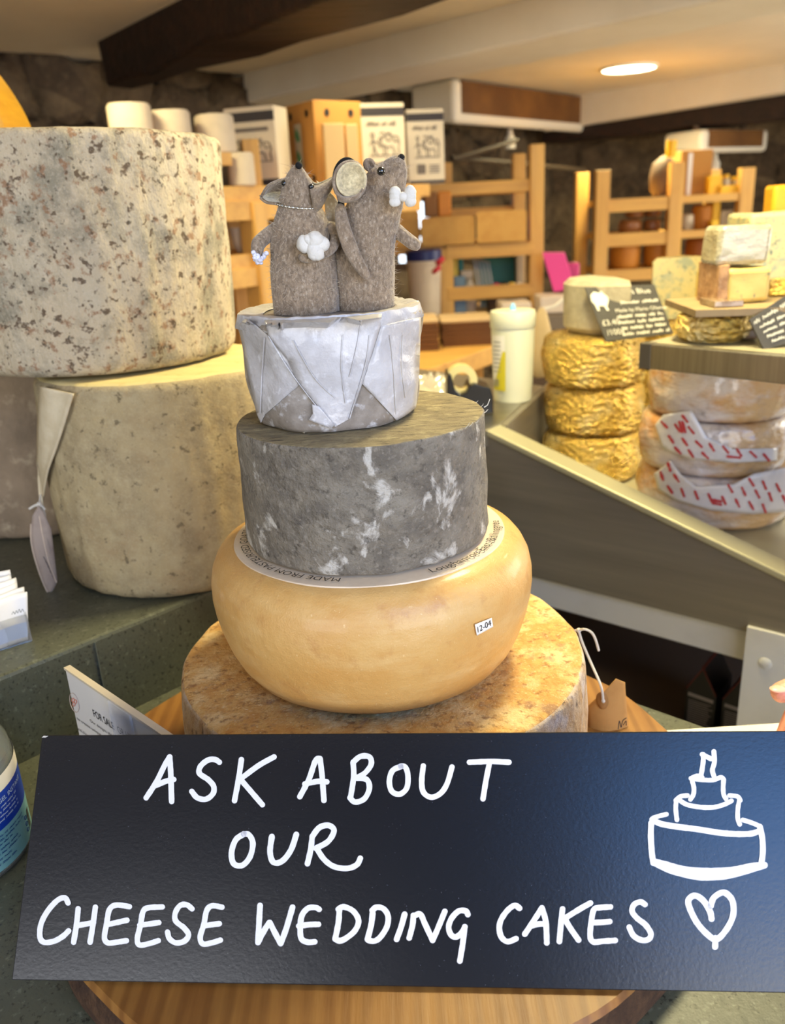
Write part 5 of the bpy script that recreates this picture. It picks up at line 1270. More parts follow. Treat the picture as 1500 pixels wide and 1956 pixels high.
# ================================================================== BACKGROUND: AIR UNITS, PIPES
m_acwhite = M('unit_white', rgb(226, 220, 204), .5)
m_acin = M('brown_louvre', rgb(110, 70, 26), .6, layers=[('wavez', (1, 1, 36), .35, .7, rgb(64, 38, 14), .8), ('noise', 6, .4, .7, rgb(136, 92, 38), .5)])
def air_unit(p0, p1, drop, dback, label, pts=None):
    a, b = pts or (atz(*p0, CEIL-.004), atz(*p1, CEIL-.004)); d = (b-a).normalized(); nb = Vector((-d.y, d.x, 0)); nb = nb if nb.y > 0 else -nb
    t = thing('air_conditioning_unit', ((a+b)/2)-Vector((0, 0, drop)), label, 'air conditioner', 'ceiling air units')
    L = (b-a).length; fr = .08
    def q(u, w, z): return a+d*(u*L)+nb*w+Vector((0, 0, -z*drop))
    g = G(); g.hexa([q(0, 0, 1), q(1, 0, 1), q(1, dback, .8), q(0, dback, .8)], [q(0, 0, 0), q(1, 0, 0), q(1, dback, 0), q(0, dback, 0)]); obj('casing', g, m_acwhite, t, bevel=.03, bseg=4)
    g = G(); u0 = fr/L*.7
    g.hexa([q(u0, -.004, .76), q(1-u0, -.004, .76), q(1-u0, .01, .76), q(u0, .01, .76)], [q(u0, -.004, .04), q(1-u0, -.004, .04), q(1-u0, .01, .04), q(u0, .01, .04)]); obj('intake_grille', g, m_acin, t, smooth=False)
    g = G(); g.lathe([(.012, -.0), (.016, -.03), (.03, -.05), (.03, -.1), (0, -.1)], q(.42, .10, .97), 16); obj('drain_spout', g, m_acwhite, t)
    return t
air_unit((868, 148), (1152, 188), .205, .28, 'white ceiling air unit with brown louvred face left of the lamp')
far_a = aty(1342, 246, 5.0); far_b = aty(1470, 262, 5.28); far_b.z = far_a.z
t2 = air_unit(None, None, .125, .28, 'smaller far white air unit hung below the ceiling at the right', (far_a, far_b))
g = G()
for f in (.15, .85): p = far_a.lerp(far_b, f)+Vector((-.06, .10, 0)); g.box((p.x, p.y, (p.z+CEIL)/2), (.03, .03, CEIL-p.z))
obj('hanger', g, m_dkin, t2, smooth=False)
m_pipe = M('dark_pipe', rgb(60, 50, 40), .5)
g = G(); g.tube(catmull([aty(862, 302, 4.35), aty(985, 312, 4.75), aty(1118, 326, 5.2)], 6), .014, 8)
g.tube([aty(1118, 326, 5.2), aty(1120, 420, 5.2), aty(1118, 540, 5.2)], .014, 8); g.tube([aty(866, 304, 4.35), aty(988, 268, 4.6)], .012, 8)
tag(obj('pipe', g, m_pipe), 'dark metal pipe running along the stone wall behind the shelves', 'pipe')

# daylight window deep in the back, seen between the shelves
m_pane = M('bright_pane', rgb(220, 236, 255), .3, emit=((.78, .9, 1, 1), 3.2))
g = G(); wa = aty(758, 380, 4.55); wb_ = aty(852, 505, 4.55)
g.box(((wa.x+wb_.x)/2, 4.55, (wa.z+wb_.z)/2), (wb_.x-wa.x, .012, wa.z-wb_.z)); w3 = struct(obj('window_3', g, m_pane, smooth=False))
g = G()
for x in (791, 826): p = aty(x, 440, 4.53); g.box((p.x, 4.53, (wa.z+wb_.z)/2), (.028, .03, wa.z-wb_.z))
for z in (wa.z, (wa.z+wb_.z)/2, wb_.z): g.box(((wa.x+wb_.x)/2, 4.53, z), (wb_.x-wa.x+.06, .034, .04))
struct(obj('trim_5', g, m_dkin, smooth=False))

# ================================================================== SHELVING
def rack(name, origin, label, ang, w, d, post, shelves, rails, top, bot=0.0, posts=((0, 0), (1, 0), (0, 1), (1, 1)), tops=None):
    """origin: front left foot; ang: direction of the front edge"""
    t = thing(name, (origin[0], origin[1], bot), label, 'shelving', 'pine racks at the back')
    ex_ = Vector((math.cos(ang), math.sin(ang), 0)); ey_ = Vector((-math.sin(ang), math.cos(ang), 0)); o = Vector((origin[0], origin[1], 0))
    for k, (u, v) in enumerate(posts):
        tp = tops[k] if tops else top
        g = G(); c = o+ex_*(u*w)+ey_*(v*d); g.box((c.x, c.y, (bot+tp)/2), (post[0], post[1], tp-bot), ang); obj('post', g, m_rack, t, bevel=.003, smooth=False)
    for z, th, u0, u1 in shelves:
        g = G(); c = o+ex_*((u0+u1)/2*w)+ey_*(d/2); g.box((c.x, c.y, z-th/2), ((u1-u0)*w, d+.02, th), ang); obj('shelf', g, m_rackh, t, bevel=.003, smooth=False)
    for z, hh_, u0, u1, v in rails:
        g = G(); c = o+ex_*((u0+u1)/2*w)+ey_*(v*d); g.box((c.x, c.y, z), ((u1-u0)*w, .024, hh_), ang); obj('rail', g, m_rackh, t, bevel=.002, smooth=False)
    return t, o, ex_, ey_
# right bay of the central rack, square to the picture
YA = 3.40; xa0 = aty(852, 500, YA).x; xa1 = aty(1024, 400, YA).x
zA = lambda y, x=930: aty(x, y, YA).z
tA, oA, exA, eyA = rack('pine_rack', (xa0, YA), 'pine rack between the mice and the stone wall, holding cut wheels', 0.0, xa1-xa0, .42, (.052, .06),
    [(zA(346), .045, -.80, .97), (zA(463), .03, -.80, .97), (zA(598), .03, -.80, .97)], [(zA(478), .05, .0, .97, -.05), (zA(557), .05, 0, .97, -.05), (zA(405), .035, .0, .97, 1.0)], zA(276, 1024), posts=((0, 0), (1, 0), (.03, 1), (1, 1), (-.80, 1), (-.80, 0)), tops=[zA(470), zA(276, 1024), zA(296, 860), zA(285), zA(330), zA(350)])
# oblique rack behind the mice, running away to the right
ZB1 = 1.480
pA = aty(436, 360, 2.30); pB = aty(826, 350, 3.08); dB = Vector((pB.x-pA.x, pB.y-pA.y, 0)); wB = dB.length; aB = math.atan2(dB.y, dB.x)
oB0 = Vector((pA.x, pA.y, 0)); 
ex_ = Vector((math.cos(aB), math.sin(aB), 0)); ey_ = Vector((-math.sin(aB), math.cos(aB), 0))
ZB2 = aty(480, 482, 2.4).z
tB, oB, exB, eyB = rack('pine_rack', (oB0.x-ex_.x*.55, oB0.y-ex_.y*.55), 'long pine rack behind the mice carrying boxes and white rolls', aB, wB+.55, .42, (.05, .06),
    [(ZB1, .04, 0, .98), (ZB2, .04, 0, .74), (.95, .04, 0, .70)], [(ZB1-.06, .05, 0, .93, -.02), (ZB2-.06, .05, 0, .74, -.02)], ZB1+.02, posts=((.415, .0), (.72, 0), (0, 1), (.78, 1), (.0, 0)), tops=[ZB1-.041]*5)
g = G(); c = oB+exB*.66+eyB*.30
for du_, w_ in ((0, .11), (.16, .10)):
    g = G(); q = oB+exB*(.70+du_)+eyB*.30; g.box((q.x, q.y, (ZB1+.9)/2-.1), (w_, .03, ZB1-.75), aB); obj('upright_board', g, m_rack, tB, smooth=False)
# raised plank for the three rolls
ZP = aty(415, 291, 2.28).z
g = G(); q0 = aty(205, 300, 2.02); q1 = aty(436, 292, 2.30); dq = Vector((q1.x-q0.x, q1.y-q0.y, 0)).normalized(); nq = Vector((-dq.y, dq.x, 0))
q0 = q0-dq*.06
g.prism([(p.x, p.y) for p in (q0, q1+dq*.01, q1+dq*.01+nq*.22, q0+nq*.22)], ZP-.03, ZP); obj('plank', g, m_rackh, tB, smooth=False)
for f in (.06, .9):
    g = G(); p = q0.lerp(q1, f)+nq*.11; g.box((p.x, p.y, (ZB1+ZP-.03)/2-.0), (.05, .16, ZP-.03-ZB1), aB); obj('plank_support', g, m_rack, tB, smooth=False)
m_roll = M('white_roll', rgb(208, 192, 168), .75, layers=[('noise', 30, .45, .7, rgb(190, 174, 150), .5)])
RLB = ['left white paper roll of three behind the big mottled cheese', 'middle white paper roll of three behind the big mottled cheese', 'right white paper roll of three behind the big mottled cheese']
def roll(x, ytop, Y, z0, wpx, label):
    c = aty(x, ytop+40, Y); r = wpx*Y*1.02/FPX/2; h = aty(x, ytop, Y).z-z0
    t = thing('paper_roll', (c.x, c.y, z0), label, 'paper roll', 'white rolls on the pine rack')
    g = G(); g.lathe([(0, 0), (r-.004, 0), (r, .004), (r, h-.006), (r-.004, h), (r*.35, h), (r*.33, h-.02), (0, h-.02)], (c.x, c.y, z0), 40); g.jitter(.0014, 26, x*.1); obj('paper', g, m_roll, t)
for (x, yt, Y, w), lb in zip(((250, 199, 2.17, 73), (326, 212, 2.26, 70), (412, 220, 2.36, 66)), RLB):
    roll(x, yt, Y, ZP+.0005, w, lb)
roll(462, 292, 2.36, ZB1+.0005, 46, 'small short white roll on the shelf below the three large rolls')

# boxes on the long rack
def carton(name, corner, Y, ytop, xl, xr, label, mats, z0, yaw, depth_l, depth_r, cat='box', group=None):
    """a box whose near upright edge stands at pixel x = corner"""
    c = aty(corner, 340, Y); h = aty(corner, ytop, Y).z-z0
    a1 = yaw; e1 = Vector((math.cos(a1), math.sin(a1), 0)); e2 = Vector((-math.sin(a1), math.cos(a1), 0))
    # e1 runs to the right, e2 to the back left
    t = thing(name, (c.x, c.y, z0), label, cat, group)
    def q(u, v, z): return Vector((c.x, c.y, z0))+e1*u+e2*v+Vector((0, 0, z))
    g = G(); g.hexa([q(0, 0, 0), q(depth_r, 0, 0), q(depth_r, depth_l, 0), q(0, depth_l, 0)], [q(0, 0, h), q(depth_r, 0, h), q(depth_r, depth_l, h), q(0, depth_l, h)])
    obj('carton', g, mats, t, smooth=False, bevel=.002)
    return t, q, h
m_boxw = M('white_box', rgb(204, 190, 168), .6); m_boxdk = M('dark_box_band', rgb(46, 40, 44), .6); m_boxpr = M('grey_box_print', rgb(104, 94, 88), .7); m_dkprint = M('dark_box_print', rgb(50, 44, 42), .7)
def quad(g, q, side, u0, u1, z0, z1, off=.0015):
    """a printed panel on one of the two near faces of a box"""
    f = (lambda u, z: q(u, -off, z)) if side == 'r' else (lambda u, z: q(-off, u, z))
    g.poly([f(u0, z0), f(u1, z0), f(u1, z1), f(u0, z1)])
def cow(q, side, s0, z0, w, h):
    """the little line drawing of a milkmaid and a cow on the carton face"""
    f = (lambda x, y: q(s0+x*w, -.003, z0+y*h)) if side == 'r' else (lambda x, y: q(-.003, s0+w-x*w, z0+y*h))
    g = G()
    for st in ([(.10, .05), (.14, .45), (.10, .75)], [(.10, .75), (.06, .9), (.14, .95), (.16, .8), (.10, .75)], [(.14, .6), (.3, .5), (.36, .35)], [(.10, .6), (0, .45)], [(.14, .4), (.24, .05)],
               [(.42, .75), (.40, .45), (.46, .40), (.47, .05)], [(.42, .72), (.6, .88), (.8, .80), (.95, .78)], [(.95, .78), (1, .55), (.97, .3), (.99, .05)], [(.46, .45), (.62, .35), (.78, .36), (.84, .06)], [(.42, .75), (.34, .72), (.32, .6), (.40, .58)], [(.55, .8), (.6, .6), (.72, .66), (.7, .8)], [(.8, .74), (.86, .55), (.94, .6)], [(.56, .34), (.57, .06)], [(.36, .92), (.44, .96), (.5, .9)], [(.58, .96), (.66, .9), (.74, .95)], [(0, 0), (.5, .02), (1, 0)]):
        pen(g, [(a*100, b*100) for a, b in st], 4.0, lambda x, y: f(x/100, y/100), .3)
    return g
for cx_, Y_, yt, lb in ((692, 2.86, 197, 'left of two white milk cartons with a cow drawing on the pine rack'), (781, 3.06, 209, 'right of two white milk cartons with a cow drawing on the pine rack')):
    t, q, h = carton('printed_carton', cx_, Y_, yt, 0, 0, lb, m_boxw, ZB1+.0006, rad(14 if cx_ < 700 else 10), .15, .148 if cx_ < 700 else .128, group='printed cartons on the pine rack')
    w = .148 if cx_ < 700 else .128
    g = G(); quad(g, q, 'r', .0, w, h*.845, h*.945); quad(g, q, 'l', .0, .15, h*.845, h*.945); obj('dark_band', g, m_boxdk, t, smooth=False)
    g = G(); quad(g, q, 'r', w*.02, w, 0.002, h*.05); obj('foot_band', g, m_boxdk, t, smooth=False)
    g = G(); scribble(g, lambda x, y: q(w*x/100, -.003, h*y/100), 16, 84, 73, 5, 1.6, 5)
    obj('title_print', g, m_boxpr, t, smooth=False)
    obj('cow_drawing', cow(q, 'r', w*.2, h*.36, w*.66, h*.30), m_boxpr, t, smooth=False)
    g = G(); quad(g, q, 'r', w*.24, w*.47, h*.14, h*.27, .003)
    for k in range(4): quad(g, q, 'r', w*.56, w*.86, h*(.15+.032*k), h*(.162+.032*k), .003)
    obj('small_print', g, m_boxpr, t, smooth=False)
# left printed carton: its front runs away to the left
t, q, h = carton('printed_carton', 534, 2.52, 199, 0, 0, 'white carton with a cow drawing left of the brown cardboard box', m_boxw, ZB1+.0006, rad(74), .150, .10, group='printed cartons on the pine rack')
g = G(); quad(g, q, 'l', 0, .15, h*.82, h*.94); obj('dark_band', g, m_boxdk, t, smooth=False)
g = G(); quad(g, q, 'l', 0, .15, .002, h*.10); obj('foot_band', g, m_boxdk, t, smooth=False)
g = G(); quad(g, q, 'l', .02, .13, h*.70, h*.745, .003); obj('title_print', g, m_boxpr, t, smooth=False)
obj('cow_drawing', cow(q, 'l', .016, h*.32, .105, h*.30), m_boxpr, t, smooth=False)
# brown cardboard box with a paler taped label and two pale books standing before it
t, q, h = carton('cardboard_box', 608, 2.60, 190, 0, 0, 'brown cardboard box with hand holes and green taped strip', m_cardboard, ZB1+.0006, rad(36), .165, .165)
g = G()
for side, us_ in (('l', (.035, .125)), ('r', (.045, .128))):
    for u in us_:
        f = (lambda a, b: q(u+a, -.0018, h*.86+b)) if side == 'r' else (lambda a, b: q(-.0018, u+a, h*.86+b))
        g.poly([f(.0085*math.cos(k*PI/10), .0105*math.sin(k*PI/10)) for k in range(20)])
for u in (.02,): g.poly([q(-.0018, u+.008*math.cos(k*PI/10), h*.09+.0105*math.sin(k*PI/10)) for k in range(20)])
obj('hand_holes', g, m_black, t, smooth=False)
g = G(); quad(g, q, 'l', .072, .108, h*.12, h*.76, .002); st_ = obj('taped_strip', g, M('pale_tape', rgb(196, 188, 160), .5), t, smooth=False)
g = G()
for z in (.30, .56):
    c_ = [(.078, z), (.086, z+.1), (.100, z+.16), (.104, z+.06), (.094, z-.02)]; g.poly([q(-.0035, u, h*v) for u, v in c_])
obj('green_print', g, M('green_print', rgb(70, 140, 92), .6), st_, smooth=False)
PB = ['pale wooden block in front of the brown cardboard box, left', 'pale wooden block in front of the brown cardboard box, right']
for k, (x0, x1) in enumerate(((619, 658), (661, 684))):
    a = aty(x0, 300, 2.57+.02*k); b = aty(x1, 300, 2.57+.02*k); hh_ = aty((x0+x1)/2, 236, 2.57).z-ZB1
    g = G(); g.box(((a.x+b.x)/2, a.y+.012, ZB1+.0008+hh_/2), (b.x-a.x, .03, hh_), .25); tag(obj('wooden_block', g, M('pale_block', rgb(222, 186, 128), .6), smooth=False, bevel=.002), PB[k], 'block', 'pale blocks by the cardboard box')
a = aty(463, 300, 2.45); b = aty(494, 300, 2.45); hh_ = aty(478, 266, 2.45).z-ZB1
g = G(); g.box(((a.x+b.x)/2, 2.462, ZB1+.0006+hh_/2), (b.x-a.x, .03, hh_), .3); tag(obj('wooden_block', g, m_rack, smooth=False, bevel=.002), 'orange-brown wooden block behind the small white roll', 'block')
a = aty(862, 330, YA+.06); hh_ = .075
g = G(); g.box((a.x-.01, YA+.1, zA(346)+.0006+hh_/2), (.03, .05, hh_)); tag(obj('wooden_block', g, m_rack, smooth=False), 'small wooden block at the right end of the milk cartons', 'block')

# white bowls on the lower shelf of the long rack
BWL = ['left white bowl on the shelf left of the bride mouse', 'right white bowl on the shelf left of the bride mouse']
for k, x in enumerate((468, 500)):
    c = aty(x, 460, 2.42+.06*k); r = .040
    t = thing('bowl', (c.x, c.y, ZB2), BWL[k], 'bowl', 'white bowls on the pine rack')
    g = G(); g.lathe([(0, .0005), (r*.6, .0005), (r*.8, .02), (r, .066), (r-.004, .066), (r*.74, .02), (0, .008)], (c.x, c.y, ZB2), 36); obj('china', g, m_roll, t)

# cut wheels on the middle shelf of the central rack
m_wcut = M('pale_cut_cheese', rgb(214, 162, 78), .6, layers=[('noise', 22, .4, .7, rgb(196, 138, 58), .7)], bump=[('noise', 50, .4, .004)])
m_wrind = M('tan_wheel_rind', rgb(196, 146, 74), .8, layers=[('noise', 40, .45, .7, rgb(160, 112, 52), .8)])
zsh = zA(463)+.0006
for (x0, x1, yt, Y), lb in zip(((716, 802, 404, YA-.03), (804, 908, 414, YA-.05), (911, 1006, 402, YA-.06)), ['left cut cheese wheel half behind the groom mouse', 'middle cut cheese wheel half on the rack shelf', 'right cut cheese wheel half beside the tall rack post']):
    a = aty(x0, 440, Y); b = aty(x1, 440, Y); h = aty((x0+x1)/2, yt, Y).z-zsh
    half_wheel('cut_cheese', ((a.x+b.x)/2, Y), (b.x-a.x)/2, h, zsh, 0.0, m_wrind, m_wcut, lb, 'cut wheels on the rack shelf')
zt_ = aty(850, 414, YA-.05).z+.0008
for x0, x1, mt, lb in ((811, 836, M('brown_rind_block', rgb(150, 104, 60), .8), 'brown rinded cheese block standing on the middle cut wheel'), (837, 862, M('orange_block', rgb(222, 138, 28), .5), 'orange cheese block standing on the middle cut wheel')):
    a = aty(x0, 400, YA); b = aty(x1, 400, YA); h = aty(840, 366, YA).z-zt_
    g = G(); g.box(((a.x+b.x)/2, YA+.03, zt_+h/2), (b.x-a.x-.001, .09, h)); t = thing('cheese_block', ((a.x+b.x)/2, YA+.03, zt_), lb, 'cheese'); obj('paste', g, mt, t, bevel=.005)

# goods on the low shelf of the central rack
zl = zA(598)+.0006
def upright(name, x0, x1, yt, Y, dep, col, label, cat, lean=0.0, rough=.5, z0=None, part=None):
    z0 = zl if z0 is None else z0
    a = aty(x0, 540, Y); b = aty(x1, 540, Y); h = aty((x0+x1)/2, yt, Y).z-z0
    g = G(); g.hexa([(a.x, Y, z0), (b.x, Y, z0), (b.x, Y+dep, z0), (a.x, Y+dep, z0)], [(a.x+lean, Y+.01, z0+h), (b.x+lean, Y+.01, z0+h), (b.x+lean, Y+dep, z0+h), (a.x+lean, Y+dep, z0+h)])
    return tag(obj(name, g, M(name+'_card', col, rough), smooth=False, bevel=.002), label, cat)
upright('binder', 862, 876, 482, YA+.06, .2, rgb(226, 196, 66), 'yellow binder standing on the low shelf of the central rack', 'binder')
upright('folder', 878, 886, 482, YA+.09, .2, rgb(20, 120, 116), 'narrow teal folder next to the yellow binder', 'folder')
upright('display_board', 918, 990, 478, YA+.22, .02, rgb(18, 104, 86), 'dark teal board at the back of the low rack shelf', 'board')
upright('carton_sleeve', 988, 1002, 480, YA+.16, .1, rgb(196, 182, 160), 'pale sleeve beside the dark teal board', 'box')
upright('checked_bag', 868, 890, 528, YA+.03, .05, rgb(112, 140, 160), 'small blue grey checked bag on the low rack shelf', 'bag')
c = aty(897, 560, YA+.08)
t = thing('spray_bottle', (c.x, c.y, zl), 'cream spray bottle on the low shelf of the central rack', 'bottle')
g = G(); g.lathe([(0, 0), (.030, 0), (.032, .01), (.032, .07), (.022, .10), (.012, .118), (.012, .13), (0, .13)], (c.x, c.y, zl), 28); obj('bottle', g, m_roll, t)
g = G(); g.box((c.x-.012, c.y, zl+.148), (.05, .022, .03), .2); g.box((c.x-.036, c.y, zl+.13), (.008, .012, .03), .2); obj('trigger', g, m_roll, t, bevel=.004)
RK = ['wire rod of the leaning plate rack, nearest the spray bottle', 'second wire rod of the leaning plate rack', 'third wire rod of the leaning plate rack', 'fourth wire rod of the leaning plate rack']
g = G()
for k in range(5):
    g.tube([aty(905+k*7, 492+k*2, YA+.14), aty(920+k*7, 585, YA+.10)], .004, 6)
g.tube([aty(903, 490, YA+.14), aty(936, 502, YA+.14)], .004, 6); g.tube([aty(916, 588, YA+.1), aty(952, 588, YA+.1)], .005, 6)
tag(obj('plate_rack', g, m_steel), 'leaning wire plate rack beside the spray bottle', 'rack')
TY = [('pink toy ball on the low rack shelf', rgb(206, 60, 110), 948, 534, .016), ('red toy ball on the low rack shelf', rgb(176, 40, 50), 956, 545, .014), ('yellow toy ball on the low rack shelf', rgb(236, 190, 40), 978, 541, .016), ('black toy ball on the low rack shelf', rgb(30, 26, 28), 965, 552, .017), ('white toy ball on the low rack shelf', rgb(230, 220, 206), 990, 550, .015)]
bx_ = aty(968, 560, YA+.07); zb_ = aty(968, 556, YA+.02).z
g = G(); g.box((bx_.x, YA+.07, (zl+zb_)/2), (.15, .10, zb_-zl)); tag(obj('dark_box', g, m_dkin, smooth=False), 'low dark box holding coloured toy balls on the rack', 'box')
for lb, col, x, y, r in TY:
    c = aty(x, y, YA+.05); g = G(); g.ball((c.x, c.y, zb_+r+.0006), r, 16, (1, 1, .92)); g.jitter(.002, 60, x); tag(obj('toy_ball', g, M('toy_'+lb.split()[0], col, .5)), lb, 'toy', 'toy balls in the dark box')
# white bucket with a blue lid
c = aty(812, 560, YA-.10); rb_ = .066; hb_ = aty(812, 497, YA-.1).z-zl
t = thing('bucket', (c.x, c.y, zl), 'white bucket with a dark blue lid behind the groom mouse', 'bucket')
g = G(); g.lathe([(0, 0), (rb_*.86, 0), (rb_*.98, hb_*.93), (rb_*1.03, hb_*.94), (rb_*1.03, hb_), (0, hb_)], (c.x, c.y, zl), 40); obj('pail', g, m_roll, t)
g = G(); g.lathe([(rb_*1.05, hb_), (rb_*1.05, hb_+.035), (rb_*.9, hb_+.04), (0, hb_+.04)], (c.x, c.y, zl), 40); obj('lid', g, M('navy_lid', rgb(26, 36, 92), .4), t)
g = G(); p0 = aty(836, 500, YA-.18); g.sheet(lambda u, v: p0+Vector((-.012+.03*u+.01*math.sin(v*6), -.01*math.sin(u*3), -.045*v+.02*u)), 8, 8); obj('red_ribbon', g, M('red_ribbon', rgb(186, 40, 50), .6), t, solid=.001)

# wooden table with paper trays
zT = aty(870, 690, 2.45).z
t = thing('wooden_table', (aty(760, 700, 2.5).x, 2.7, 0), 'honey coloured wooden table behind the white wrapped cheese', 'table')
ta0 = atz(770, 722, zT); ta1 = atz(938, 664, zT); tb1 = atz(1000, 636, zT); tb0 = atz(785, 648, zT)
g = G(); g.prism([(p.x, p.y) for p in (ta0, ta1, tb1, tb0)], zT-.055, zT); obj('table_top', g, m_rackh, t, bevel=.004, smooth=False)
for p in (ta0.lerp(tb0, .1)+Vector((.08, .02, 0)), ta1.lerp(tb1, .2)+Vector((-.08, .02, 0)), tb0+Vector((.1, -.06, 0)), tb1+Vector((-.08, -.05, 0))):
    g = G(); g.box((p.x, p.y, (zT-.055)/2), (.06, .06, zT-.056)); obj('leg', g, m_rack, t, smooth=False)
m_lid = M('cream_tray', rgb(206, 176, 132), .6); m_traybr = M('brown_tray', rgb(92, 56, 28), .7, layers=[('wavez', (1, 1, 60), .3, .7, rgb(128, 84, 44), .8)])
TL2 = ['left stack of brown paper trays on the wooden table', 'right stack of brown paper trays on the wooden table']
for k, (x0, x1, yt, Y) in enumerate(((785, 838, 604, 2.66), (842, 942, 602, 2.72))):
    a = aty(x0, 610, Y); b = aty(x1, 610, Y); w = b.x-a.x; h = max(aty((x0+x1)/2, yt+14, Y).z-zT, .03)
    t = thing('tray_stack', ((a.x+b.x)/2, Y+.08, zT), TL2[k], 'trays', 'paper trays on the wooden table')
    g = G(); cx_ = (a.x+b.x)/2
    n_tr = 6
    for i in range(n_tr):
        z = zT+.0006+h*i/n_tr; g.box((cx_+.002*math.sin(i*2.1), Y+.08, z+h/n_tr*.45), (w*.95, .16, h/n_tr*.9))
    obj('brown_trays', g, m_traybr, t, smooth=False, bevel=.001)
    g = G(); g.box((cx_, Y+.08, zT+h+.006), (w, .17, .012)); obj('cream_lid', g, m_lid, t, bevel=.004)
pp = atz(862, 648, zT); g = G(); g.beam((pp.x-.022, pp.y, zT+.008), (pp.x+.03, pp.y+.005, zT+.008), .016, .014); tag(obj('marker_pen', g, M('red_pen', rgb(226, 62, 30), .5), bevel=.002), 'red marker lying on the wooden table', 'pen')
g = G(); g.beam((pp.x+.04, pp.y+.004, zT+.008), (pp.x+.12, pp.y+.01, zT+.008), .016, .012); tag(obj('marker_pen', g, M('grey_pen', rgb(128, 116, 104), .5), bevel=.002), 'grey marker lying right of the red marker', 'pen')

# dark side counter with folded cloths and the pink folder
zK = aty(1050, 598, 3.15).z
g = G(); k0 = aty(950, 598, 3.15); k1 = aty(1125, 590, 3.15)
t = thing('side_counter', ((k0.x+k1.x)/2, 3.3, 0), 'dark topped side counter below the pink folder', 'counter')
g.box(((k0.x+k1.x)/2, 3.17, zK-.025), (k1.x-k0.x+.1, .24, .05)); obj('top', g, M('grey_brown_top', rgb(112, 98, 80), .5), t, smooth=False)
g = G(); g.box(((k0.x+k1.x)/2+.03, 3.17, (zK-.05)/2), (k1.x-k0.x, .18, zK-.051)); obj('cabinet', g, m_dkin, t, smooth=False)
CLB = ['folded white cloth on the side counter, left of the rack post', 'folded white cloth on the side counter under the pink folder']
for k, (x0, x1, yt) in enumerate(((952, 1008, 574), (1024, 1090, 562))):
    a = aty(x0, 590, 3.2); b = aty(x1, 590, 3.2); h = aty((x0+x1)/2, yt, 3.2).z-zK
    g = G(); v = g.box(((a.x+b.x)/2, 3.18, zK+.0006+h/2), (b.x-a.x, .12, h)); bmesh.ops.subdivide_edges(g.b, edges=g.b.edges[:], cuts=4, use_grid_fill=True); g.jitter(.006, 14, k*3.0)
    for w_ in g.b.verts: w_.co.z = max(w_.co.z, zK+.0005)
    tag(obj('folded_cloth', g, M('white_cloth', rgb(222, 204, 184), .85), bevel=.006), CLB[k], 'cloth', 'folded cloths on the side counter')
zf = aty(1060, 561, 3.2).z+.001
g = G(); pts = [(1036, 487), (1078, 487), (1098, 556), (1058, 562)]
P_ = [aty(x, y, 3.25) for x, y in pts]
g.hexa([p for p in P_], [p+Vector((.012, .05, 0)) for p in P_])
mz = min(v.co.z for v in g.b.verts)
for v in g.b.verts: v.co.z += max(0, zf-mz)
t = thing('pink_folder', (P_[3].x, 3.27, zf), 'bright pink magazine folder leaning before the stone wall', 'folder')
obj('folder', g, M('pink_card', rgb(226, 66, 142), .5), t, bevel=.002, smooth=False)
g = G(); g.box((aty(1092, 540, 3.33).x, 3.335, zf+.05), (.06, .03, .10)); obj('side_pocket', g, M('pink_card_dark', rgb(196, 56, 116), .5), t, bevel=.01)

# rack at the right back
YC = 4.25
zC_ = lambda y, x=1290: aty(x, y, YC).z
xc0 = aty(1148, 420, YC).x; xc1 = aty(1288, 400, YC).x; xc2 = aty(1422, 380, YC).x
t = thing('pine_rack', (xc1, YC, 0), 'tall pine rack at the right back filled with whole wheels', 'shelving', 'pine racks at the back')
for x, yt, Y in ((xc0, 326, YC), (xc1, 311, YC), (xc2, 322, YC), (xc0, 330, YC+.42), (xc2, 326, YC+.42)):
    g = G(); px_ = 1288
    zt2 = aty(750+(x/Y)*FPX/1.0*.97, yt, Y).z
    g.box((x, Y, zt2/2), (.066, .055, zt2), 0); obj('post', g, m_rack, t, bevel=.003, smooth=False)
for x0, x1, y, th_ in ((xc0, xc1, 378, .06), (xc0, xc1, 444, .06), (xc0, xc1, 513, .055), (xc1, xc2, 371, .035), (xc1, xc2, 438, .035), (xc1, xc2, 514, .035)):
    z = zC_(y, 1215 if x0 == xc0 else 1355)
    g = G(); g.box(((x0+x1)/2, YC+.21, z-.02), (x1-x0-.066, .40, .03)); obj('shelf', g, m_rackh, t, smooth=False)
    g = G(); g.box(((x0+x1)/2, YC-.005, z-th_/2), (x1-x0-.066, .03, th_)); obj('rail', g, m_rackh, t, smooth=False)
m_wh1 = M('brown_wheel', rgb(156, 96, 40), .5, layers=[('noise', 12, .4, .7, rgb(112, 64, 26), .7)], coat=.3)
m_wh2 = M('amber_wheel', rgb(196, 124, 30), .6, layers=[('noise', 12, .4, .7, rgb(166, 98, 22), .7)])
m_yel = M('bright_yellow', rgb(240, 188, 40), .5); m_jar = M('pale_jar', rgb(206, 190, 156), .3, layers=[('noise', 30, .5, .7, rgb(150, 130, 100), .7)])
def small_wheel(x0, x1, yt, zb0, mt, label, group='wheels in the right back rack', dy=.1, name='whole_cheese', rnd_=.02):
    a = aty(x0, 420, YC+dy); b = aty(x1, 420, YC+dy); r = (b.x-a.x)/2; h = max(aty((x0+x1)/2, yt, YC+dy-r).z-zb0, .03)
    g = G(); e = min(rnd_, h*.3, r*.3); g.lathe(wheel_prof(r-.002, r-.002, h, e, e, .002, 6), ((a.x+b.x)/2, YC+dy, zb0+.0006), 36); g.jitter(.003, 12, x0*.1)
    return tag(obj(name, g, mt), label, 'cheese', group)
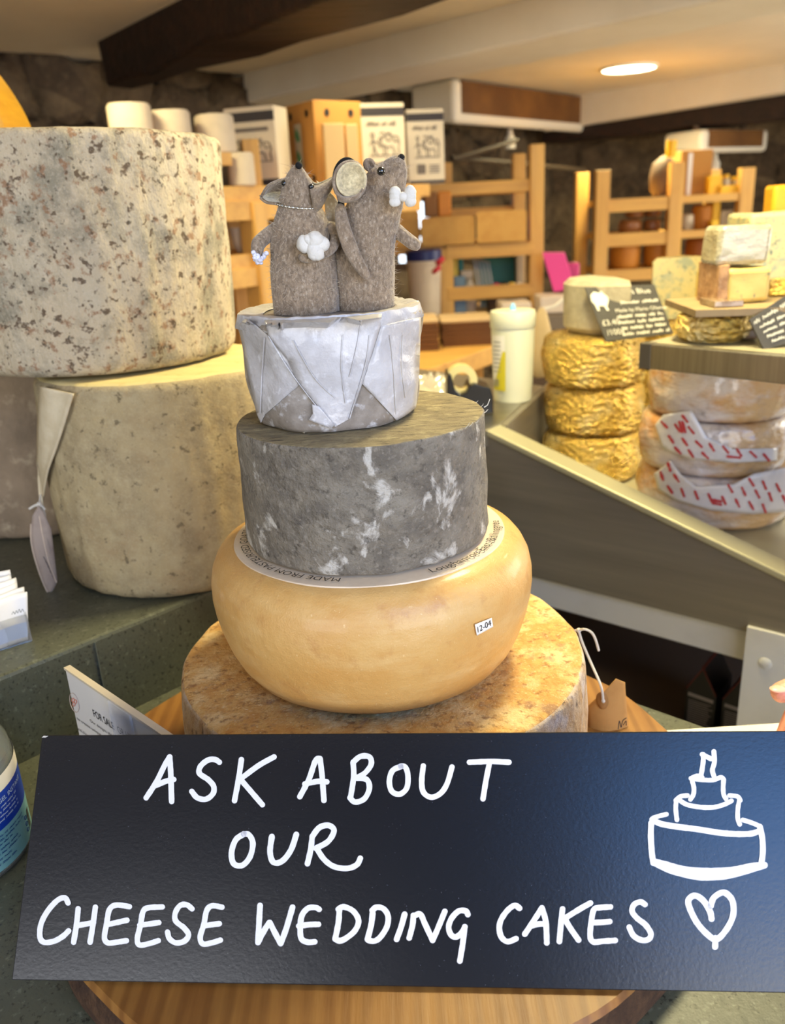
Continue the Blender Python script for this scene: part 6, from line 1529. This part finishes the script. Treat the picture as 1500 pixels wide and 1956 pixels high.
zr1 = zC_(444, 1215)+.0; zr2 = zC_(513, 1215); zr0 = zC_(378, 1215); zs0 = zC_(371, 1355); zs1 = zC_(438, 1355); zs2 = zC_(514, 1355)
zr1 -= .004; zr2 -= .004; zr0 -= .004; zs0 -= .004; zs1 -= .004; zs2 -= .004
small_wheel(1182, 1226, 420, zr1, m_wh1, 'lower left brown wheel on the upper left shelf of the right rack'); small_wheel(1229, 1262, 420, zr1, m_wh1, 'lower right brown wheel on the upper left shelf of the right rack')
zz_ = aty(1205, 420, YC).z+.006
small_wheel(1194, 1230, 400, zz_, m_wh1, 'top left shiny brown wheel in the right rack'); small_wheel(1232, 1262, 398, zz_, m_wh1, 'top right shiny brown wheel in the right rack')
small_wheel(1168, 1226, 460, zr2, m_wh2, 'left amber wheel low in the right rack'); small_wheel(1232, 1282, 460, zr2, m_wh2, 'right amber wheel low in the right rack')
small_wheel(1300, 1326, 410, zs1, m_jar, 'small pale wrapped wheel on the middle right shelf of the right rack'); small_wheel(1322, 1362, 392, zs1, m_wh2, 'domed amber wheel on the middle right shelf of the right rack', rnd_=.06)
small_wheel(1314, 1362, 456, zs2, M('dark_amber_wheel', rgb(150, 82, 16), .6), 'dark amber wheel on the lowest right shelf of the right rack', dy=.15)
def rblock(name, x0, x1, yt, z0, mt, label, cat, dy=.05, dep=.1):
    a = aty(x0, 400, YC+dy); b = aty(x1, 400, YC+dy); h = aty((x0+x1)/2, yt, YC+dy).z-z0
    g = G(); g.box(((a.x+b.x)/2, YC+dy+dep/2, z0+.0006+h/2), (b.x-a.x, dep, h)); return tag(obj(name, g, mt, smooth=False, bevel=.004), label, cat)
rblock('cheese_block', 1363, 1377, 386, zs1, m_yel, 'narrow yellow block beside the domed amber wheel', 'cheese'); rblock('cheese_block', 1362, 1376, 420, zs1, m_yel, 'low yellow block in front of the narrow yellow block', 'cheese', dy=-.02, dep=.05)
rblock('wrapped_cheese', 1379, 1404, 402, zs1, m_jar, 'grey wrapped packet beside the right post of the right rack', 'cheese')
rblock('cheese_block', 1287, 1306, 456, zs2, m_yel, 'yellow block low in the right rack behind the blue cheese', 'cheese')
t_ = rblock('cardboard_box', 1296, 1355, 287, zs0, m_cardboard, 'upright brown cardboard box on top of the right rack', 'box', dy=.08, dep=.16)
a = aty(1314, 330, YC+.075); b = aty(1322, 330, YC+.075); zt3 = aty(1318, 290, YC+.075).z
g = G(); g.box(((a.x+b.x)/2, YC+.077, (zs0+zt3)/2), (b.x-a.x, .004, zt3-zs0-.01)); st3 = obj('white_stripe', g, m_white, t_, smooth=False)
rblock('cheese_block', 1352, 1376, 336, zs0, m_yel, 'yellow block on top of the right rack', 'cheese', dy=.02); rblock('cheese_block', 1374, 1412, 354, zs0, m_yel, 'low yellow slab on top of the right rack', 'cheese', dy=.0, dep=.06)
JL = ['left pale jar on top of the right rack', 'right pale jar on top of the right rack']
for k, (x0, x1, yt) in enumerate(((1378, 1394, 334), (1396, 1416, 338))):
    a = aty(x0, 350, YC+.12); b = aty(x1, 350, YC+.12); r = (b.x-a.x)/2; h = aty(x0, yt, YC+.12).z-zs0
    t2 = thing('jar', ((a.x+b.x)/2, YC+.12, zs0), JL[k], 'jar', 'jars on the right rack')
    g = G(); g.lathe([(0, 0), (r*.9, 0), (r, .006), (r, h*.72), (r*.7, h*.8), (0, h*.8)], ((a.x+b.x)/2, YC+.12, zs0+.0006), 24); obj('glass', g, m_jar, t2)
    g = G(); g.lathe([(r*.8, h*.8), (r*.8, h), (0, h)], ((a.x+b.x)/2, YC+.12, zs0+.001), 24); obj('lid', g, m_yel, t2)
c = aty(1268, 330, YC+.1); zz = zr0
t = thing('wrapped_ham', (c.x, c.y, zz), 'dark rounded bundle with yellow tag on top of the right rack', 'ham')
g = G(); h = aty(1268, 296, YC+.1).z-zz; g.lathe([(0, 0), (.04, .002), (.062, h*.2), (.068, h*.5), (.055, h*.8), (.02, h*.96), (0, h)], (c.x, c.y, zz+.001), 28); g.jitter(.006, 20, 2); obj('bundle', g, M('dark_bundle', rgb(104, 84, 66), .7), t)
g = G(); a = aty(1282, 300, YC+.04); b2 = aty(1282, 268, YC+.04); g.lathe([(0, 0), (.024, 0), (.024, b2.z-a.z), (0, b2.z-a.z)], (a.x, a.y, a.z), 20); obj('yellow_tag', g, m_yel, t)

# ================================================================== THE HAND AT THE RIGHT EDGE
m_skin = M('skin', rgb(232, 164, 140), .5, sss=.15, layers=[('noise', 30, .4, .7, rgb(214, 138, 110), .6)], bump=[('noise', 240, .15, .001)])
m_nail = M('nail', rgb(232, 178, 158), .3)
m_sleeve = M('dark_sleeve', rgb(52, 52, 58), .85)
def hand():
    zt_ = ZC+.012
    tip = aty(1464, 1332, .60); 
    # wrist far right, thumb reaching left, fingertips resting on the board
    wr = Vector((tip.x+.135, tip.y+.03, tip.z+.035))
    pal = wr+Vector((-.045, -.01, -.012))
    t = thing('person', (wr.x+.1, wr.y, zt_), 'person at the right edge, only thumb and fingertips reaching in', 'person')
    me = bpy.data.meshes.new('body'); V = []; E = []; Rr = []
    def add(p, r, prev):
        V.append(tuple(p)); Rr.append(r)
        if prev is not None: E.append((prev, len(V)-1))
        return len(V)-1
    root = add(pal, .024, None)
    w0 = add(wr, .026, root); w1 = add(wr+Vector((.09, .02, .03)), .032, w0); add(wr+Vector((.22, .06, .08)), .041, w1)
    k = add(pal+Vector((-.032, -.012, -.002)), .019, root)
    # thumb leaves the side of the palm near its base
    b0 = add(pal+Vector((-.022, .018, .010)), .0145, root); b1 = add(tip+Vector((.034, .004, .006)), .0115, b0); b2 = add(tip+Vector((.016, .001, .005)), .0105, b1); add(tip+Vector((.004, 0, .0)), .0085, b2)
    low_ = aty(1484, 1372, .57)
    for i, (dy, L, dz_) in enumerate(((.0, 1.0, 0), (-.021, 1.08, .002), (-.042, 1.0, .001), (-.061, .82, -.001))):
        kb = pal+Vector((-.036+.004*i, -.004+dy*.8, -.006+dz_)); tp = Vector((low_.x+.004+(1-L)*.05, low_.y+dy, zt_+.009))
        m1 = kb.lerp(tp, .42)+Vector((0, 0, .012)); m2 = kb.lerp(tp, .75)+Vector((0, 0, .009))
        a = add(kb, .0105, k); a = add(m1, .0095, a); a = add(m2, .0088, a); add(tp, .0072, a)
    me.from_pydata(V, E, []); o = bpy.data.objects.new('body', me); COL.objects.link(o); o.parent = t
    inv = parent_matrix(t).inverted(); me.transform(inv)
    md = o.modifiers.new('skin', 'SKIN')
    for i, sv in enumerate(me.skin_vertices[0].data): sv.radius = (Rr[i], Rr[i]*.92); sv.use_root = (i == 0)
    s2 = o.modifiers.new('subsurf', 'SUBSURF'); s2.levels = 2; s2.render_levels = 2
    me.materials.append(m_skin)
    g = G(); g.ball(tip+Vector((.008, -.003, .0095)), .0062, 14, scale=(1.2, .9, .3)); obj('thumb_nail', g, m_nail, t)
    g = G(); g.tube([wr+Vector((.075, .017, .025)), wr+Vector((.15, .037, .05)), wr+Vector((.24, .066, .087)), wr+Vector((.42, .15, .10)), wr+Vector((.5, .2, -.1))], [.040, .046, .052, .06, .07], 20); obj('sleeve', g, m_sleeve, t)
hand()
